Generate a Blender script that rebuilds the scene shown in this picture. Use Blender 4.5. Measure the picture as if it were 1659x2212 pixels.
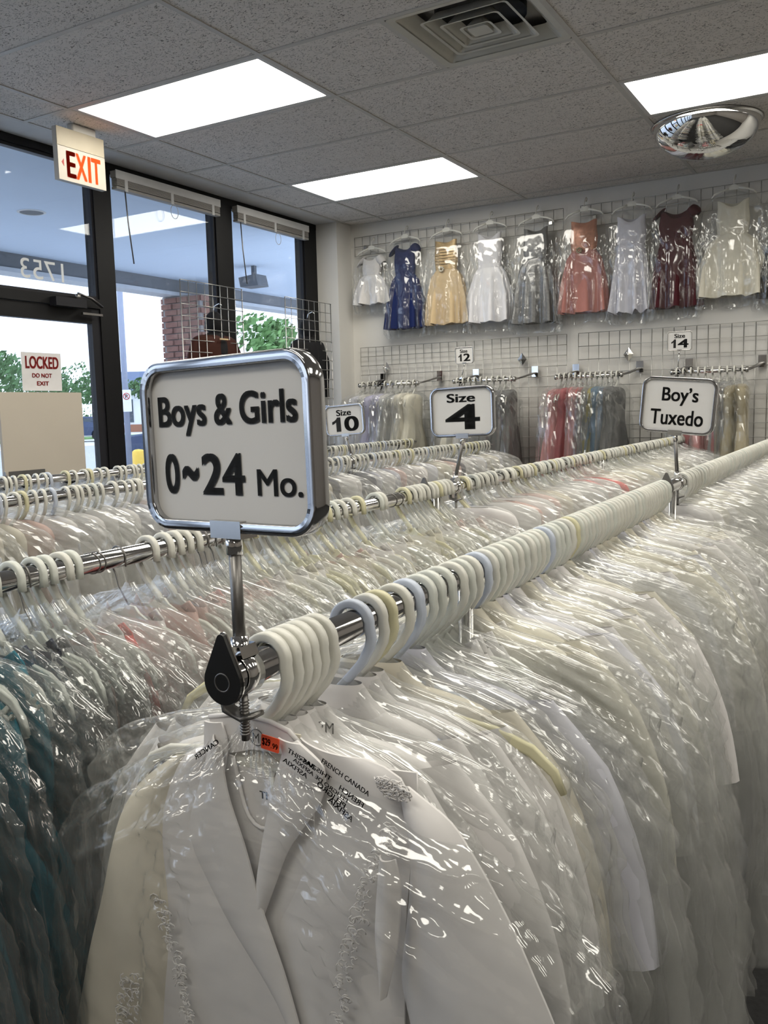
import bpy, math, random
import numpy as np
from mathutils import Vector, Matrix

# ------------------------------------------------------------------ camera, sky, exposure
scene = bpy.context.scene
for o in list(bpy.data.objects): bpy.data.objects.remove(o)
COL = scene.collection
T = 0.6096                      # ceiling grid module
CE = 2.9485                     # ceiling height
XW = -0.58                      # window wall plane
YB = 3.22                       # back wall plane
YAW, PITCH, ROLL = -0.5295446, -0.1166246, -0.0245974
CAMLOC = (3.6587066, -3.1868057, 1.40)
cy, sy = math.cos(YAW), math.sin(YAW)
fwd = Vector((sy*math.cos(PITCH), cy*math.cos(PITCH), math.sin(PITCH)))
r0 = Vector((cy, -sy, 0)); u0 = r0.cross(fwd)
rt = math.cos(ROLL)*r0 + math.sin(ROLL)*u0
up = -math.sin(ROLL)*r0 + math.cos(ROLL)*u0
cam = bpy.data.cameras.new('camera'); camo = bpy.data.objects.new('camera', cam); COL.objects.link(camo)
cam.sensor_fit = 'VERTICAL'; cam.sensor_height = 24.0; cam.lens = 24.0*1873.9858/2212.0
cam.clip_start = 0.01; cam.clip_end = 500
M = Matrix(((rt.x, up.x, -fwd.x, CAMLOC[0]), (rt.y, up.y, -fwd.y, CAMLOC[1]), (rt.z, up.z, -fwd.z, CAMLOC[2]), (0, 0, 0, 1)))
camo.matrix_world = M
scene.camera = camo

world = bpy.data.worlds.new('overcast_sky'); scene.world = world; world.use_nodes = True
bg = world.node_tree.nodes['Background']
bg.inputs['Color'].default_value = (0.80, 0.92, 1.12, 1); bg.inputs['Strength'].default_value = 1.35
LAMP = 5.8                      # radiance of the fluorescent diffusers
vs = scene.view_settings
vs.view_transform = 'Standard'; vs.look = 'None'; vs.gamma = 1.0; vs.exposure = 0.8; vs.use_curve_mapping = False
scene.cycles.transparent_max_bounces = 12
scene.cycles.max_bounces = 5
scene.cycles.diffuse_bounces = 3
scene.cycles.glossy_bounces = 2
scene.cycles.caustics_reflective = False
scene.cycles.caustics_refractive = False
scene.cycles.sample_clamp_indirect = 6.0
scene.cycles.use_denoising = True
scene.cycles.use_light_tree = False
scene.cycles.use_adaptive_sampling = True
scene.cycles.adaptive_threshold = 0.07
scene.cycles.adaptive_min_samples = 16

RND = random.Random(11)

# ------------------------------------------------------------------ materials
MATS = {}
def mat(name, color, rough=0.5, metal=0.0, noise=None, bump=None, spec=0.5, emit=None, estr=0.0, sheen=0.0, trans=0.0):
    """noise=(scale, amount) colour mottling; bump=(scale, strength)"""
    m = bpy.data.materials.new(name); m.use_nodes = True
    nt = m.node_tree; b = nt.nodes['Principled BSDF']
    c = (*color, 1)
    b.inputs['Base Color'].default_value = c
    b.inputs['Roughness'].default_value = rough; b.inputs['Metallic'].default_value = metal
    b.inputs['Specular IOR Level'].default_value = spec
    if sheen: b.inputs['Sheen Weight'].default_value = sheen
    if emit:
        b.inputs['Emission Color'].default_value = (*emit, 1); b.inputs['Emission Strength'].default_value = estr
    tc = nt.nodes.new('ShaderNodeTexCoord')
    n = noise or (14.0, 0.05)
    tx = nt.nodes.new('ShaderNodeTexNoise'); tx.inputs['Scale'].default_value = n[0]; tx.inputs['Detail'].default_value = 2
    nt.links.new(tc.outputs['Object'], tx.inputs['Vector'])
    mx = nt.nodes.new('ShaderNodeMix'); mx.data_type = 'RGBA'
    mx.inputs['A'].default_value = tuple(max(0, v*(1-n[1]*1.6)) for v in color)+(1,)
    mx.inputs['B'].default_value = tuple(min(1, v*(1+n[1]*1.2)) for v in color)+(1,)
    nt.links.new(tx.outputs['Fac'], mx.inputs['Factor']); nt.links.new(mx.outputs['Result'], b.inputs['Base Color'])
    if bump:
        t2 = nt.nodes.new('ShaderNodeTexNoise'); t2.inputs['Scale'].default_value = bump[0]; t2.inputs['Detail'].default_value = 3
        nt.links.new(tc.outputs['Object'], t2.inputs['Vector'])
        bp = nt.nodes.new('ShaderNodeBump'); bp.inputs['Strength'].default_value = bump[1]; bp.inputs['Distance'].default_value = 0.01
        nt.links.new(t2.outputs['Fac'], bp.inputs['Height']); nt.links.new(bp.outputs['Normal'], b.inputs['Normal'])
    MATS[name] = m
    return m

def cloth(name, color, rough=0.75, sheen=0.0):
    return mat(name, color, rough, 0, (30, 0.05), None, 0.25, sheen=sheen)

def two_sided_fresnel(nt, ior):
    """a thin sheet reflects alike from either side"""
    g = nt.nodes.new('ShaderNodeNewGeometry'); mr = nt.nodes.new('ShaderNodeMapRange')
    mr.inputs['To Min'].default_value = ior; mr.inputs['To Max'].default_value = 1.0/ior
    nt.links.new(g.outputs['Backfacing'], mr.inputs['Value'])
    fr = nt.nodes.new('ShaderNodeFresnel'); nt.links.new(mr.outputs['Result'], fr.inputs['IOR'])
    return fr

def film(name, milk=0.05, scale=26.0, strength=0.3, tint=(0.985, 0.99, 0.99), rough=0.12, gain=1.0, bump=True):
    """clear crinkled polythene: see-through, glossy at glancing angles, slightly milky; the folds are in the mesh"""
    m = bpy.data.materials.new(name); m.use_nodes = True
    nt = m.node_tree; nt.nodes.clear()
    out = nt.nodes.new('ShaderNodeOutputMaterial')
    fr = two_sided_fresnel(nt, 1.5)
    ml = nt.nodes.new('ShaderNodeMath'); ml.operation = 'MULTIPLY_ADD'; ml.inputs[1].default_value = 0.9*gain; ml.inputs[2].default_value = 0.045*gain
    nt.links.new(fr.outputs['Fac'], ml.inputs[0])
    mn = nt.nodes.new('ShaderNodeMath'); mn.operation = 'MINIMUM'; mn.inputs[1].default_value = 0.38
    nt.links.new(ml.outputs[0], mn.inputs[0])
    tr = nt.nodes.new('ShaderNodeBsdfTransparent'); tr.inputs['Color'].default_value = (*tint, 1)
    gl = nt.nodes.new('ShaderNodeBsdfGlossy'); gl.inputs['Roughness'].default_value = rough; gl.inputs['Color'].default_value = (1, 1, 1, 1)
    if bump:
        tc = nt.nodes.new('ShaderNodeTexCoord')
        n1 = nt.nodes.new('ShaderNodeTexNoise'); n1.inputs['Scale'].default_value = scale; n1.inputs['Detail'].default_value = 1.0
        nt.links.new(tc.outputs['Object'], n1.inputs['Vector'])
        bp = nt.nodes.new('ShaderNodeBump'); bp.inputs['Strength'].default_value = strength; bp.inputs['Distance'].default_value = 0.012
        nt.links.new(n1.outputs['Fac'], bp.inputs['Height']); nt.links.new(bp.outputs['Normal'], gl.inputs['Normal'])
    m1 = nt.nodes.new('ShaderNodeMixShader'); nt.links.new(mn.outputs[0], m1.inputs['Fac'])
    nt.links.new(tr.outputs[0], m1.inputs[1]); nt.links.new(gl.outputs[0], m1.inputs[2])
    tl = nt.nodes.new('ShaderNodeBsdfDiffuse'); tl.inputs['Color'].default_value = (0.94, 0.93, 0.89, 1)
    m2 = nt.nodes.new('ShaderNodeMixShader'); m2.inputs['Fac'].default_value = milk
    nt.links.new(m1.outputs[0], m2.inputs[1]); nt.links.new(tl.outputs[0], m2.inputs[2])
    nt.links.new(m2.outputs[0], out.inputs['Surface'])
    MATS[name] = m
    return m

def glass(name, tint=(0.96, 0.98, 1.0)):
    m = bpy.data.materials.new(name); m.use_nodes = True
    nt = m.node_tree; nt.nodes.clear()
    out = nt.nodes.new('ShaderNodeOutputMaterial')
    fr = two_sided_fresnel(nt, 1.45)
    tr = nt.nodes.new('ShaderNodeBsdfTransparent'); tr.inputs['Color'].default_value = (*tint, 1)
    gl = nt.nodes.new('ShaderNodeBsdfGlossy'); gl.inputs['Roughness'].default_value = 0.0
    mx = nt.nodes.new('ShaderNodeMixShader')
    nt.links.new(fr.outputs[0], mx.inputs['Fac']); nt.links.new(tr.outputs[0], mx.inputs[1]); nt.links.new(gl.outputs[0], mx.inputs[2])
    nt.links.new(mx.outputs[0], out.inputs['Surface'])
    MATS[name] = m
    return m

def tile_mat(name):
    m = mat(name, (0.86, 0.82, 0.775), 0.9, 0, (9, 0.04), None, 0.2)
    nt = m.node_tree; b = nt.nodes['Principled BSDF']
    tc = nt.nodes.new('ShaderNodeTexCoord')
    mp = nt.nodes.new('ShaderNodeMapping'); mp.inputs['Scale'].default_value = (1.0, 1.7, 1.0)
    nt.links.new(tc.outputs['Object'], mp.inputs['Vector'])
    n = nt.nodes.new('ShaderNodeTexNoise'); n.inputs['Scale'].default_value = 50; n.inputs['Detail'].default_value = 1.5; n.inputs['Distortion'].default_value = 2.2
    nt.links.new(mp.outputs['Vector'], n.inputs['Vector'])
    cr = nt.nodes.new('ShaderNodeValToRGB'); cr.color_ramp.elements[0].position = 0.33; cr.color_ramp.elements[1].position = 0.40
    nt.links.new(n.outputs['Fac'], cr.inputs['Fac'])
    src = b.inputs['Base Color'].links[0].from_socket
    mx = nt.nodes.new('ShaderNodeMix'); mx.data_type = 'RGBA'; mx.inputs['A'].default_value = (0.30, 0.28, 0.26, 1)
    nt.links.new(cr.outputs['Color'], mx.inputs['Factor']); nt.links.new(src, mx.inputs['B'])
    nt.links.new(mx.outputs['Result'], b.inputs['Base Color'])
    bp = nt.nodes.new('ShaderNodeBump'); bp.inputs['Strength'].default_value = 0.8; bp.inputs['Distance'].default_value = 0.004
    nt.links.new(cr.outputs['Color'], bp.inputs['Height']); nt.links.new(bp.outputs['Normal'], b.inputs['Normal'])
    return m

def glitter(name, color, amount=0.5):
    m = mat(name, color, 0.35, 0.3, (60, 0.25), None, 0.6)
    nt = m.node_tree; b = nt.nodes['Principled BSDF']
    tc = nt.nodes.new('ShaderNodeTexCoord')
    v = nt.nodes.new('ShaderNodeTexVoronoi'); v.inputs['Scale'].default_value = 120
    nt.links.new(tc.outputs['Object'], v.inputs['Vector'])
    bp = nt.nodes.new('ShaderNodeBump'); bp.inputs['Strength'].default_value = amount; bp.inputs['Distance'].default_value = 0.01
    nt.links.new(v.outputs['Color'], bp.inputs['Height']); nt.links.new(bp.outputs['Normal'], b.inputs['Normal'])
    return m

tile_mat('tile')
mat('tee', (0.62, 0.60, 0.56), 0.5)
mat('wall_white', (0.80, 0.78, 0.74), 0.85, noise=(3, 0.03), bump=(180, 0.05))
mat('wall_panel', (0.32, 0.29, 0.26), 0.7, noise=(6, 0.2))
mat('soffit_white', (0.74, 0.74, 0.74), 0.8)
mat('floor_dark', (0.035, 0.034, 0.034), 0.85, noise=(60, 0.3), bump=(300, 0.2))
mat('frame_black', (0.006, 0.006, 0.007), 0.5, spec=0.3)
mat('frame_bronze', (0.014, 0.014, 0.018), 0.45, spec=0.35)
mat('chrome', (0.82, 0.81, 0.80), 0.08, 1.0, noise=(5, 0.02))
mat('chrome_dark', (0.50, 0.50, 0.51), 0.10, 1.0, noise=(5, 0.03))
mat('chrome_soft', (0.60, 0.59, 0.57), 0.22, 1.0, noise=(8, 0.04))
mat('steel_dark', (0.25, 0.24, 0.23), 0.4, 1.0)
mat('grid_steel', (0.52, 0.51, 0.49), 0.35, 1.0)
mat('black_plastic', (0.01, 0.01, 0.01), 0.3)
mat('ink', (0.008, 0.008, 0.008), 0.7)
mat('card', (0.80, 0.785, 0.765), 0.6, noise=(6, 0.015))
mat('paper', (0.82, 0.80, 0.80), 0.7)
mat('red_ink', (0.45, 0.03, 0.03), 0.6)
mat('cream', (0.50, 0.44, 0.33), 0.5)
mat('exit_face', (0.55, 0.50, 0.43), 0.4)
mat('exit_red', (0.35, 0.02, 0.015), 0.4, emit=(1.0, 0.05, 0.02), estr=0.04)
mat('exit_glow', (0.6, 0.05, 0.02), 0.4, emit=(1.0, 0.10, 0.02), estr=0.75)
mat('diffuser', (0.9, 0.9, 0.9), 0.4, emit=(1.0, 0.96, 0.855), estr=LAMP)
mat('vent_paint', (0.66, 0.645, 0.58), 0.45)
mat('duct_black', (0.02, 0.02, 0.02), 0.6)
mat('mirror', (0.88, 0.88, 0.87), 0.015, 1.0, noise=(4, 0.01))
mat('hanger_white', (0.80, 0.79, 0.72), 0.35, noise=(20, 0.04))
mat('hanger_clear', (0.74, 0.76, 0.70), 0.3, noise=(20, 0.05))
mat('hanger_blue', (0.62, 0.68, 0.80), 0.35, noise=(20, 0.04))
mat('hanger_yellow', (0.76, 0.72, 0.48), 0.35, noise=(20, 0.05))
mat('hanger_black', (0.02, 0.02, 0.02), 0.35)
mat('sticker', (0.95, 0.10, 0.03), 0.5)
mat('beige_board', (0.62, 0.555, 0.465), 0.7, noise=(5, 0.02))
mat('blind', (0.40, 0.385, 0.36), 0.6)
mat('door_glasspaint', (0.72, 0.74, 0.76), 0.6)
mat('canopy_soffit', (0.66, 0.76, 0.90), 0.8, noise=(0.8, 0.05))
mat('fascia', (0.17, 0.175, 0.185), 0.7)
mat('fascia_edge', (0.55, 0.57, 0.60), 0.6)
mat('brick', (0.27, 0.14, 0.11), 0.9, noise=(25, 0.25), bump=(120, 0.3))
mat('mortar', (0.32, 0.30, 0.29), 0.95)
mat('concrete', (0.62, 0.62, 0.60), 0.9, noise=(2, 0.1))
mat('asphalt', (0.42, 0.43, 0.45), 0.9, noise=(4, 0.12))
mat('grass', (0.16, 0.30, 0.09), 0.95, noise=(8, 0.4))
mat('leaf', (0.09, 0.19, 0.07), 0.8, noise=(1.2, 0.5))
mat('leaf_light', (0.16, 0.30, 0.10), 0.8, noise=(1.2, 0.5))
mat('bark', (0.12, 0.09, 0.07), 0.9)
mat('car_blue', (0.05, 0.07, 0.13), 0.25, 0.4)
mat('car_white', (0.6, 0.62, 0.66), 0.3)
mat('tyre', (0.015, 0.015, 0.015), 0.8)
mat('alloy', (0.6, 0.6, 0.62), 0.3, 0.9)
mat('car_glass', (0.05, 0.07, 0.09), 0.1)
mat('pole_grey', (0.30, 0.33, 0.42), 0.5, 0.3)
mat('yellow', (0.85, 0.55, 0.08), 0.6)
mat('roof_blue', (0.10, 0.14, 0.24), 0.7)
mat('house_white', (0.75, 0.77, 0.78), 0.8)
mat('rust_brown', (0.34, 0.16, 0.10), 0.9)
cloth('c_white', (0.80, 0.775, 0.765)); cloth('c_cool', (0.72, 0.72, 0.80)); cloth('c_ivory', (0.80, 0.76, 0.64))
cloth('c_cream', (0.78, 0.73, 0.62)); cloth('c_blush', (0.72, 0.50, 0.45)); cloth('c_pink', (0.75, 0.30, 0.30))
cloth('c_coral', (0.80, 0.10, 0.09)); cloth('c_rose', (0.48, 0.16, 0.17)); cloth('c_grey', (0.18, 0.18, 0.18)); cloth('c_silver', (0.36, 0.36, 0.36))
cloth('c_navy', (0.02, 0.025, 0.06)); cloth('c_teal', (0.012, 0.20, 0.28)); cloth('c_black', (0.012, 0.012, 0.014)); cloth('c_blue', (0.20, 0.32, 0.45))
cloth('c_lavender', (0.60, 0.58, 0.78)); cloth('c_champagne', (0.42, 0.36, 0.24)); cloth('c_royal', (0.008, 0.018, 0.095)); cloth('c_gold', (0.66, 0.50, 0.30))
cloth('c_maroon', (0.075, 0.012, 0.018)); cloth('c_salmon', (0.50, 0.22, 0.19)); cloth('c_yellow', (0.6, 0.5, 0.12)); cloth('c_red', (0.45, 0.02, 0.06))
cloth('c_orange', (0.05, 0.014, 0.008))
glitter('g_grey', (0.20, 0.20, 0.20)); glitter('g_rose', (0.55, 0.25, 0.16)); glitter('g_gold', (0.60, 0.42, 0.20), 0.3)
mat('satin_white', (0.80, 0.79, 0.82), 0.35, 0, (20, 0.04), (40, 0.1), 0.5)
film('film', 0.10, rough=0.09, bump=False); film('film_front', 0.035, 60.0, 0.2, rough=0.08); film('film_far', 0.17, gain=1.1, rough=0.1, bump=False); film('film_wall', 0.025, rough=0.10, bump=False); film('film_front_clear', 0.03, rough=0.07, bump=False)
glass('glass')
def lace_mat():
    m = mat('printed_navy', (0.03, 0.035, 0.06), 0.7)
    nt = m.node_tree; b = nt.nodes['Principled BSDF']
    tc = nt.nodes.new('ShaderNodeTexCoord'); n = nt.nodes.new('ShaderNodeTexNoise'); n.inputs['Scale'].default_value = 70; n.inputs['Detail'].default_value = 2
    nt.links.new(tc.outputs['Object'], n.inputs['Vector'])
    cr = nt.nodes.new('ShaderNodeValToRGB'); cr.color_ramp.elements[0].position = 0.58; cr.color_ramp.elements[1].position = 0.62
    cr.color_ramp.elements[0].color = (0.02, 0.022, 0.045, 1); cr.color_ramp.elements[1].color = (0.6, 0.6, 0.58, 1)
    nt.links.new(n.outputs['Fac'], cr.inputs['Fac']); nt.links.new(cr.outputs['Color'], b.inputs['Base Color'])
lace_mat()

# ------------------------------------------------------------------ object helpers
def tag(o, label=None, cat=None, group=None, kind=None):
    if label: o['label'] = label
    if cat: o['category'] = cat
    if group: o['group'] = group
    if kind: o['kind'] = kind
    return o

def empty(name, loc=(0, 0, 0), rot=(0, 0, 0), label=None, cat=None, group=None, kind=None):
    o = bpy.data.objects.new(name, None); COL.objects.link(o)
    o.location = loc; o.rotation_euler = rot; o.empty_display_size = 0.05
    return tag(o, label, cat, group, kind)

class MB:
    def __init__(s): s.v = []; s.f = []; s.sm = []
    def add(s, verts, faces, smooth=False):
        n = len(s.v); s.v.extend([tuple(map(float, p)) for p in verts])
        for f in faces: s.f.append([i+n for i in f]); s.sm.append(smooth)
        return s
    def box(s, a, b):
        x0, y0, z0 = a; x1, y1, z1 = b
        return s.add([(x0,y0,z0),(x1,y0,z0),(x1,y1,z0),(x0,y1,z0),(x0,y0,z1),(x1,y0,z1),(x1,y1,z1),(x0,y1,z1)],
                     [(0,3,2,1),(4,5,6,7),(0,1,5,4),(1,2,6,5),(2,3,7,6),(3,0,4,7)])
    def cbox(s, c, d): return s.box([c[i]-d[i]/2 for i in range(3)], [c[i]+d[i]/2 for i in range(3)])
    def tube(s, path, r, n=10, cap=True, closed=False, smooth=True, prof=None):
        """round tube (or profile prof=[(a,b)...] in the frame) along a polyline"""
        P = [Vector(p) for p in path]; L = len(P)
        rs = r if isinstance(r, (list, tuple)) else [r]*L
        t0 = (P[1]-P[0]).normalized()
        ref = Vector((0, 0, 1)) if abs(t0.z) < 0.9 else Vector((0, 1, 0))
        a = t0.cross(ref).normalized()
        vs_ = []
        for i, p in enumerate(P):
            if closed: t = (P[(i+1) % L]-P[i-1]).normalized()
            else: t = (P[min(i+1, L-1)]-P[max(i-1, 0)]).normalized()
            a = (a - t*a.dot(t))
            a = a.normalized() if a.length > 1e-6 else t.orthogonal().normalized()
            b = t.cross(a)
            if prof: vs_ += [p+a*u*rs[i]+b*w*rs[i] for u, w in prof]
            else: vs_ += [p+a*rs[i]*math.cos(2*math.pi*k/n)+b*rs[i]*math.sin(2*math.pi*k/n) for k in range(n)]
        m = len(prof) if prof else n
        fs = []
        for i in range(L if closed else L-1):
            j = (i+1) % L
            for k in range(m): fs.append((i*m+k, i*m+(k+1) % m, j*m+(k+1) % m, j*m+k))
        if cap and not closed: fs += [tuple(range(m-1, -1, -1)), tuple(range((L-1)*m, L*m))]
        return s.add(vs_, fs, smooth)
    def ribbon(s, path, w, t, axis=(0, 1, 0)):
        """bar of in-plane width w, thickness t along axis, swept along a path lying across axis"""
        P = [Vector(p) for p in path]; A = Vector(axis); L = len(P); vs_ = []
        ws = w if isinstance(w, (list, tuple)) else [w]*L
        for i, p in enumerate(P):
            d = (P[min(i+1, L-1)]-P[max(i-1, 0)]).normalized(); nrm = A.cross(d).normalized()
            h = ws[i]/2
            vs_ += [p+nrm*h+A*t*0.5, p+nrm*h*0.55+A*t*0.62, p-nrm*h*0.55+A*t*0.62, p-nrm*h+A*t*0.5, p-nrm*h-A*t*0.5, p-nrm*h*0.55-A*t*0.62, p+nrm*h*0.55-A*t*0.62, p+nrm*h-A*t*0.5]
        fs = []
        for i in range(L-1):
            for k in range(8): fs.append((i*8+k, i*8+(k+1) % 8, i*8+8+(k+1) % 8, i*8+8+k))
        fs += [tuple(range(7, -1, -1)), tuple(range((L-1)*8, L*8))]
        return s.add(vs_, fs, True)
    def prism(s, poly, y0, y1, axis='y', smooth=False):
        n = len(poly)
        def mk(u, w, d): return (u, d, w) if axis == 'y' else ((d, u, w) if axis == 'x' else (u, w, d))
        vs_ = [mk(u, w, y0) for u, w in poly]+[mk(u, w, y1) for u, w in poly]
        fs = [tuple(range(n)), tuple(range(2*n-1, n-1, -1))]+[(i, i+n, (i+1) % n+n, (i+1) % n) for i in range(n)]
        return s.add(vs_, fs, smooth)
    def lathe(s, prof, n=24, c=(0, 0, 0), axis='z', smooth=True):
        vs_ = []
        for r, h in prof:
            for k in range(n):
                a = 2*math.pi*k/n
                if axis == 'z': vs_.append((c[0]+r*math.cos(a), c[1]+r*math.sin(a), c[2]+h))
                elif axis == 'y': vs_.append((c[0]+r*math.cos(a), c[1]+h, c[2]+r*math.sin(a)))
                else: vs_.append((c[0]+h, c[1]+r*math.cos(a), c[2]+r*math.sin(a)))
        fs = []
        for i in range(len(prof)-1):
            for k in range(n): fs.append((i*n+k, i*n+(k+1) % n, (i+1)*n+(k+1) % n, (i+1)*n+k))
        return s.add(vs_, fs, smooth)
    def grid(s, arr, wrap=False, smooth=True):
        """arr[i][j] -> point, rows i, columns j"""
        arr = np.asarray(arr); R, Cn = arr.shape[:2]
        fs = []
        for i in range(R-1):
            for j in range(Cn if wrap else Cn-1):
                j2 = (j+1) % Cn
                fs.append((i*Cn+j, i*Cn+j2, (i+1)*Cn+j2, (i+1)*Cn+j))
        return s.add(arr.reshape(-1, 3), fs, smooth)
    def mesh(s, name, m):
        me = bpy.data.meshes.new(name); me.from_pydata(s.v, [], s.f)
        me.polygons.foreach_set('use_smooth', s.sm)
        me.materials.append(MATS[m]); me.update()
        return me
    def build(s, name, m, parent=None, **kw):
        return link(name, s.mesh(name, m), parent, **kw)

def link(name, me, parent=None, loc=None, rot=None, label=None, cat=None, group=None, kind=None, m=None):
    o = bpy.data.objects.new(name, me); COL.objects.link(o)
    if parent is not None: o.parent = parent
    if loc is not None: o.location = loc
    if rot is not None: o.rotation_euler = rot
    if m:
        o.material_slots[0].link = 'OBJECT'; o.material_slots[0].material = MATS[m]
    return tag(o, label, cat, group, kind)

def rrect(w, h, r, n=7):
    pts = []
    for cx, cz, a0 in ((w/2-r, h/2-r, 0), (-w/2+r, h/2-r, 90), (-w/2+r, -h/2+r, 180), (w/2-r, -h/2+r, 270)):
        for k in range(n+1):
            a = math.radians(a0+90*k/n); pts.append((cx+r*math.cos(a), cz+r*math.sin(a)))
    return pts

# lettering: built-in face, emboldened, fitted to an ink box; returned as a mesh in the local xz plane facing -y
def text_mesh(pieces, depth=0.0008, m='ink', mirror=False):
    """pieces: (string, x0, x1, z0, z1, boldness)"""
    V = []; F = []
    for st, x0, x1, z0, z1, bold in pieces:
        if st == '1':                          # heavy figure one with a flag
            n = len(V); g1 = [(.46, 0), (1, 0), (1, 1), (.62, 1), (.46, .86), (.24, .76), (0, .70), (0, .50), (.24, .56), (.46, .66)]
            V += [(x0+a*(x1-x0), -depth, z0+b*(z1-z0)) for a, b in g1]; F.append(list(range(n, n+len(g1)))); continue
        cu = bpy.data.curves.new('lettering', 'FONT'); cu.body = st; cu.size = 1.0; cu.fill_mode = 'FRONT'
        cu.resolution_u = 6
        ob = bpy.data.objects.new('lettering', cu); COL.objects.link(ob)
        dg = bpy.context.evaluated_depsgraph_get(); ev = ob.evaluated_get(dg); me = ev.to_mesh()
        v = np.array([p.co for p in me.vertices]); fs = [list(p.vertices) for p in me.polygons]
        ev.to_mesh_clear(); bpy.data.objects.remove(ob); bpy.data.curves.remove(cu)
        lo = v.min(0); hi = v.max(0)
        if bold > 0:                       # heavier stems: side-stepped copies of the outline
            d = bold; nv = len(v); sh = ((-1, -.5), (-1, .5), (-.33, 0), (.33, 0), (1, -.5), (1, .5))
            v = np.concatenate([v+np.array([k*d, j*d, 0]) for k, j in sh]); fs = [[i+q*nv for i in f] for q in range(len(sh)) for f in fs]
            lo = v.min(0); hi = v.max(0)
        X = x0+(v[:, 0]-lo[0])/(hi[0]-lo[0])*(x1-x0); Z = z0+(v[:, 1]-lo[1])/(hi[1]-lo[1])*(z1-z0)
        if mirror: X = (x0+x1)-X
        n = len(V)
        V += [(a, -depth, b) for a, b in zip(X, Z)]
        F += [[i+n for i in f] for f in fs]
    mb = MB(); mb.v = V; mb.f = F; mb.sm = [False]*len(F)
    return mb.mesh('lettering', m)

# ------------------------------------------------------------------ numpy noise
def _h(ix, iy, s):
    n = (ix.astype(np.int64)*374761393 + iy.astype(np.int64)*668265263 + s*1442695041) & 0x7fffffff
    n = ((n ^ (n >> 13))*1274126177) & 0x7fffffff
    return ((n ^ (n >> 16)) & 0xffff)/65535.0
def vnoise(x, y, s):
    ix = np.floor(x); iy = np.floor(y); fx = x-ix; fy = y-iy
    fx = fx*fx*(3-2*fx); fy = fy*fy*(3-2*fy)
    a = _h(ix, iy, s); b = _h(ix+1, iy, s); c = _h(ix, iy+1, s); d = _h(ix+1, iy+1, s)
    return (a*(1-fx)+b*fx)*(1-fy)+(c*(1-fx)+d*fx)*fy
def crumple(u, w, s, k=9, base=3.0):
    """sharp fold pattern: warped triangle waves, masked by noise; roughly -0.5..0.5"""
    R = random.Random(s); h = np.zeros_like(u)
    for i in range(k):
        a = R.uniform(0, math.pi); f = base*(1.35**i)
        wx = vnoise(u*3.1+i*7, w*3.1, s+i)*0.25; wy = vnoise(u*3.1, w*3.1+i*5, s+i+50)*0.25
        ph = (u+wx)*math.cos(a)*f+(w+wy)*math.sin(a)*f+R.random()
        tri = np.abs(ph-np.floor(ph)-0.5)*2-0.5
        mk = vnoise(u*4+i*3.3, w*4-i, s+i+99)
        h += tri*np.clip(mk*1.8-0.5, 0, 1)/(1.25**i)
    return h*0.5

# ------------------------------------------------------------------ the room shell
X1R, Y0R = 12*T, -11*T
MB().box((XW-0.06, Y0R-0.1, -0.1), (X1R+0.1, YB+0.1, 0.0)).build('floor', 'floor_dark', kind='structure')
MB().box((-0.35, YB, 0), (X1R, YB+0.1, CE+0.06)).build('wall_back', 'wall_white', kind='structure')
MB().box((X1R, Y0R, 0), (X1R+0.1, YB+0.1, CE+0.06)).build('wall_right', 'wall_panel', kind='structure')
MB().box((XW-0.06, Y0R-0.1, 0), (X1R+0.1, Y0R, CE+0.06)).build('wall_front', 'wall_panel', kind='structure')
MB().box((-0.70, 3.0, 0), (-0.35, YB+0.1, CE+0.06)).build('wall_pillar', 'wall_white', kind='structure')
MB().box((-0.29, YB-0.012, 0), (X1R, YB, 0.1)).build('baseboard_back', 'frame_bronze', kind='structure')
MB().box((XW+0.025, Y0R, CE), (-0.35, 3.0, CE+0.06)).build('trim_1', 'soffit_white', kind='structure')

ceil = MB().box((-0.35, Y0R, CE+0.09), (X1R, YB, CE+0.12)).build('ceiling', 'tee', kind='structure')
tee = MB()
xs = [-0.35]+[2*T*i for i in range(7)]
for x in xs[1:-1]: tee.box((x-0.012, Y0R, CE), (x+0.012, YB, CE+0.03))
for k in range(-10, 6): tee.box((-0.35, k*T-0.012, CE+0.0005), (X1R, k*T+0.012, CE+0.03))
tee.box((3*T-0.012, 0, CE+0.001), (3*T+0.012, T, CE+0.03))
tee.box((-0.35, Y0R, CE+0.0002), (-0.325, YB, CE+0.03)); tee.box((-0.35, YB-0.024, CE+0.0007), (X1R, YB, CE+0.03))
tee.build('tee_grid', 'tee', ceil)
LIGHTS = {(0, 0), (0, 3), (0, -3), (0, -6), (0, -9), (4, 2), (4, -1), (4, -4), (4, -7), (8, 0), (8, 3), (8, -3), (8, -6), (8, -9)}
tmesh = {}
def tile(x0, x1, y0, y1):
    k = (round(x1-x0, 3), round(y1-y0, 3))
    if k not in tmesh:
        w, d = k[0]/2-0.001, k[1]/2-0.001
        tmesh[k] = MB().box((-w, -d, 0), (w, d, 0.018)).mesh('tile', 'tile')
    link('tile', tmesh[k], ceil, loc=((x0+x1)/2, (y0+y1)/2, CE+0.004))
for i in range(len(xs)-1):
    for k in range(-11, 6):
        y0, y1 = k*T, min((k+1)*T, YB)
        ci = round(xs[i]/T) if xs[i] >= 0 else -1
        if (ci, k) in LIGHTS: continue
        if ci == 2 and k == 0:
            tile(2*T, 3*T, y0, y1); continue
        tile(xs[i], xs[i+1], y0, y1)
LLAB = {(0, 0): 'lit ceiling panel behind the exit sign, the largest in view', (0, 3): 'lit ceiling panel nearest the corner of the window wall', (4, 2): 'lit ceiling panel above the dome mirror'}
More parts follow.
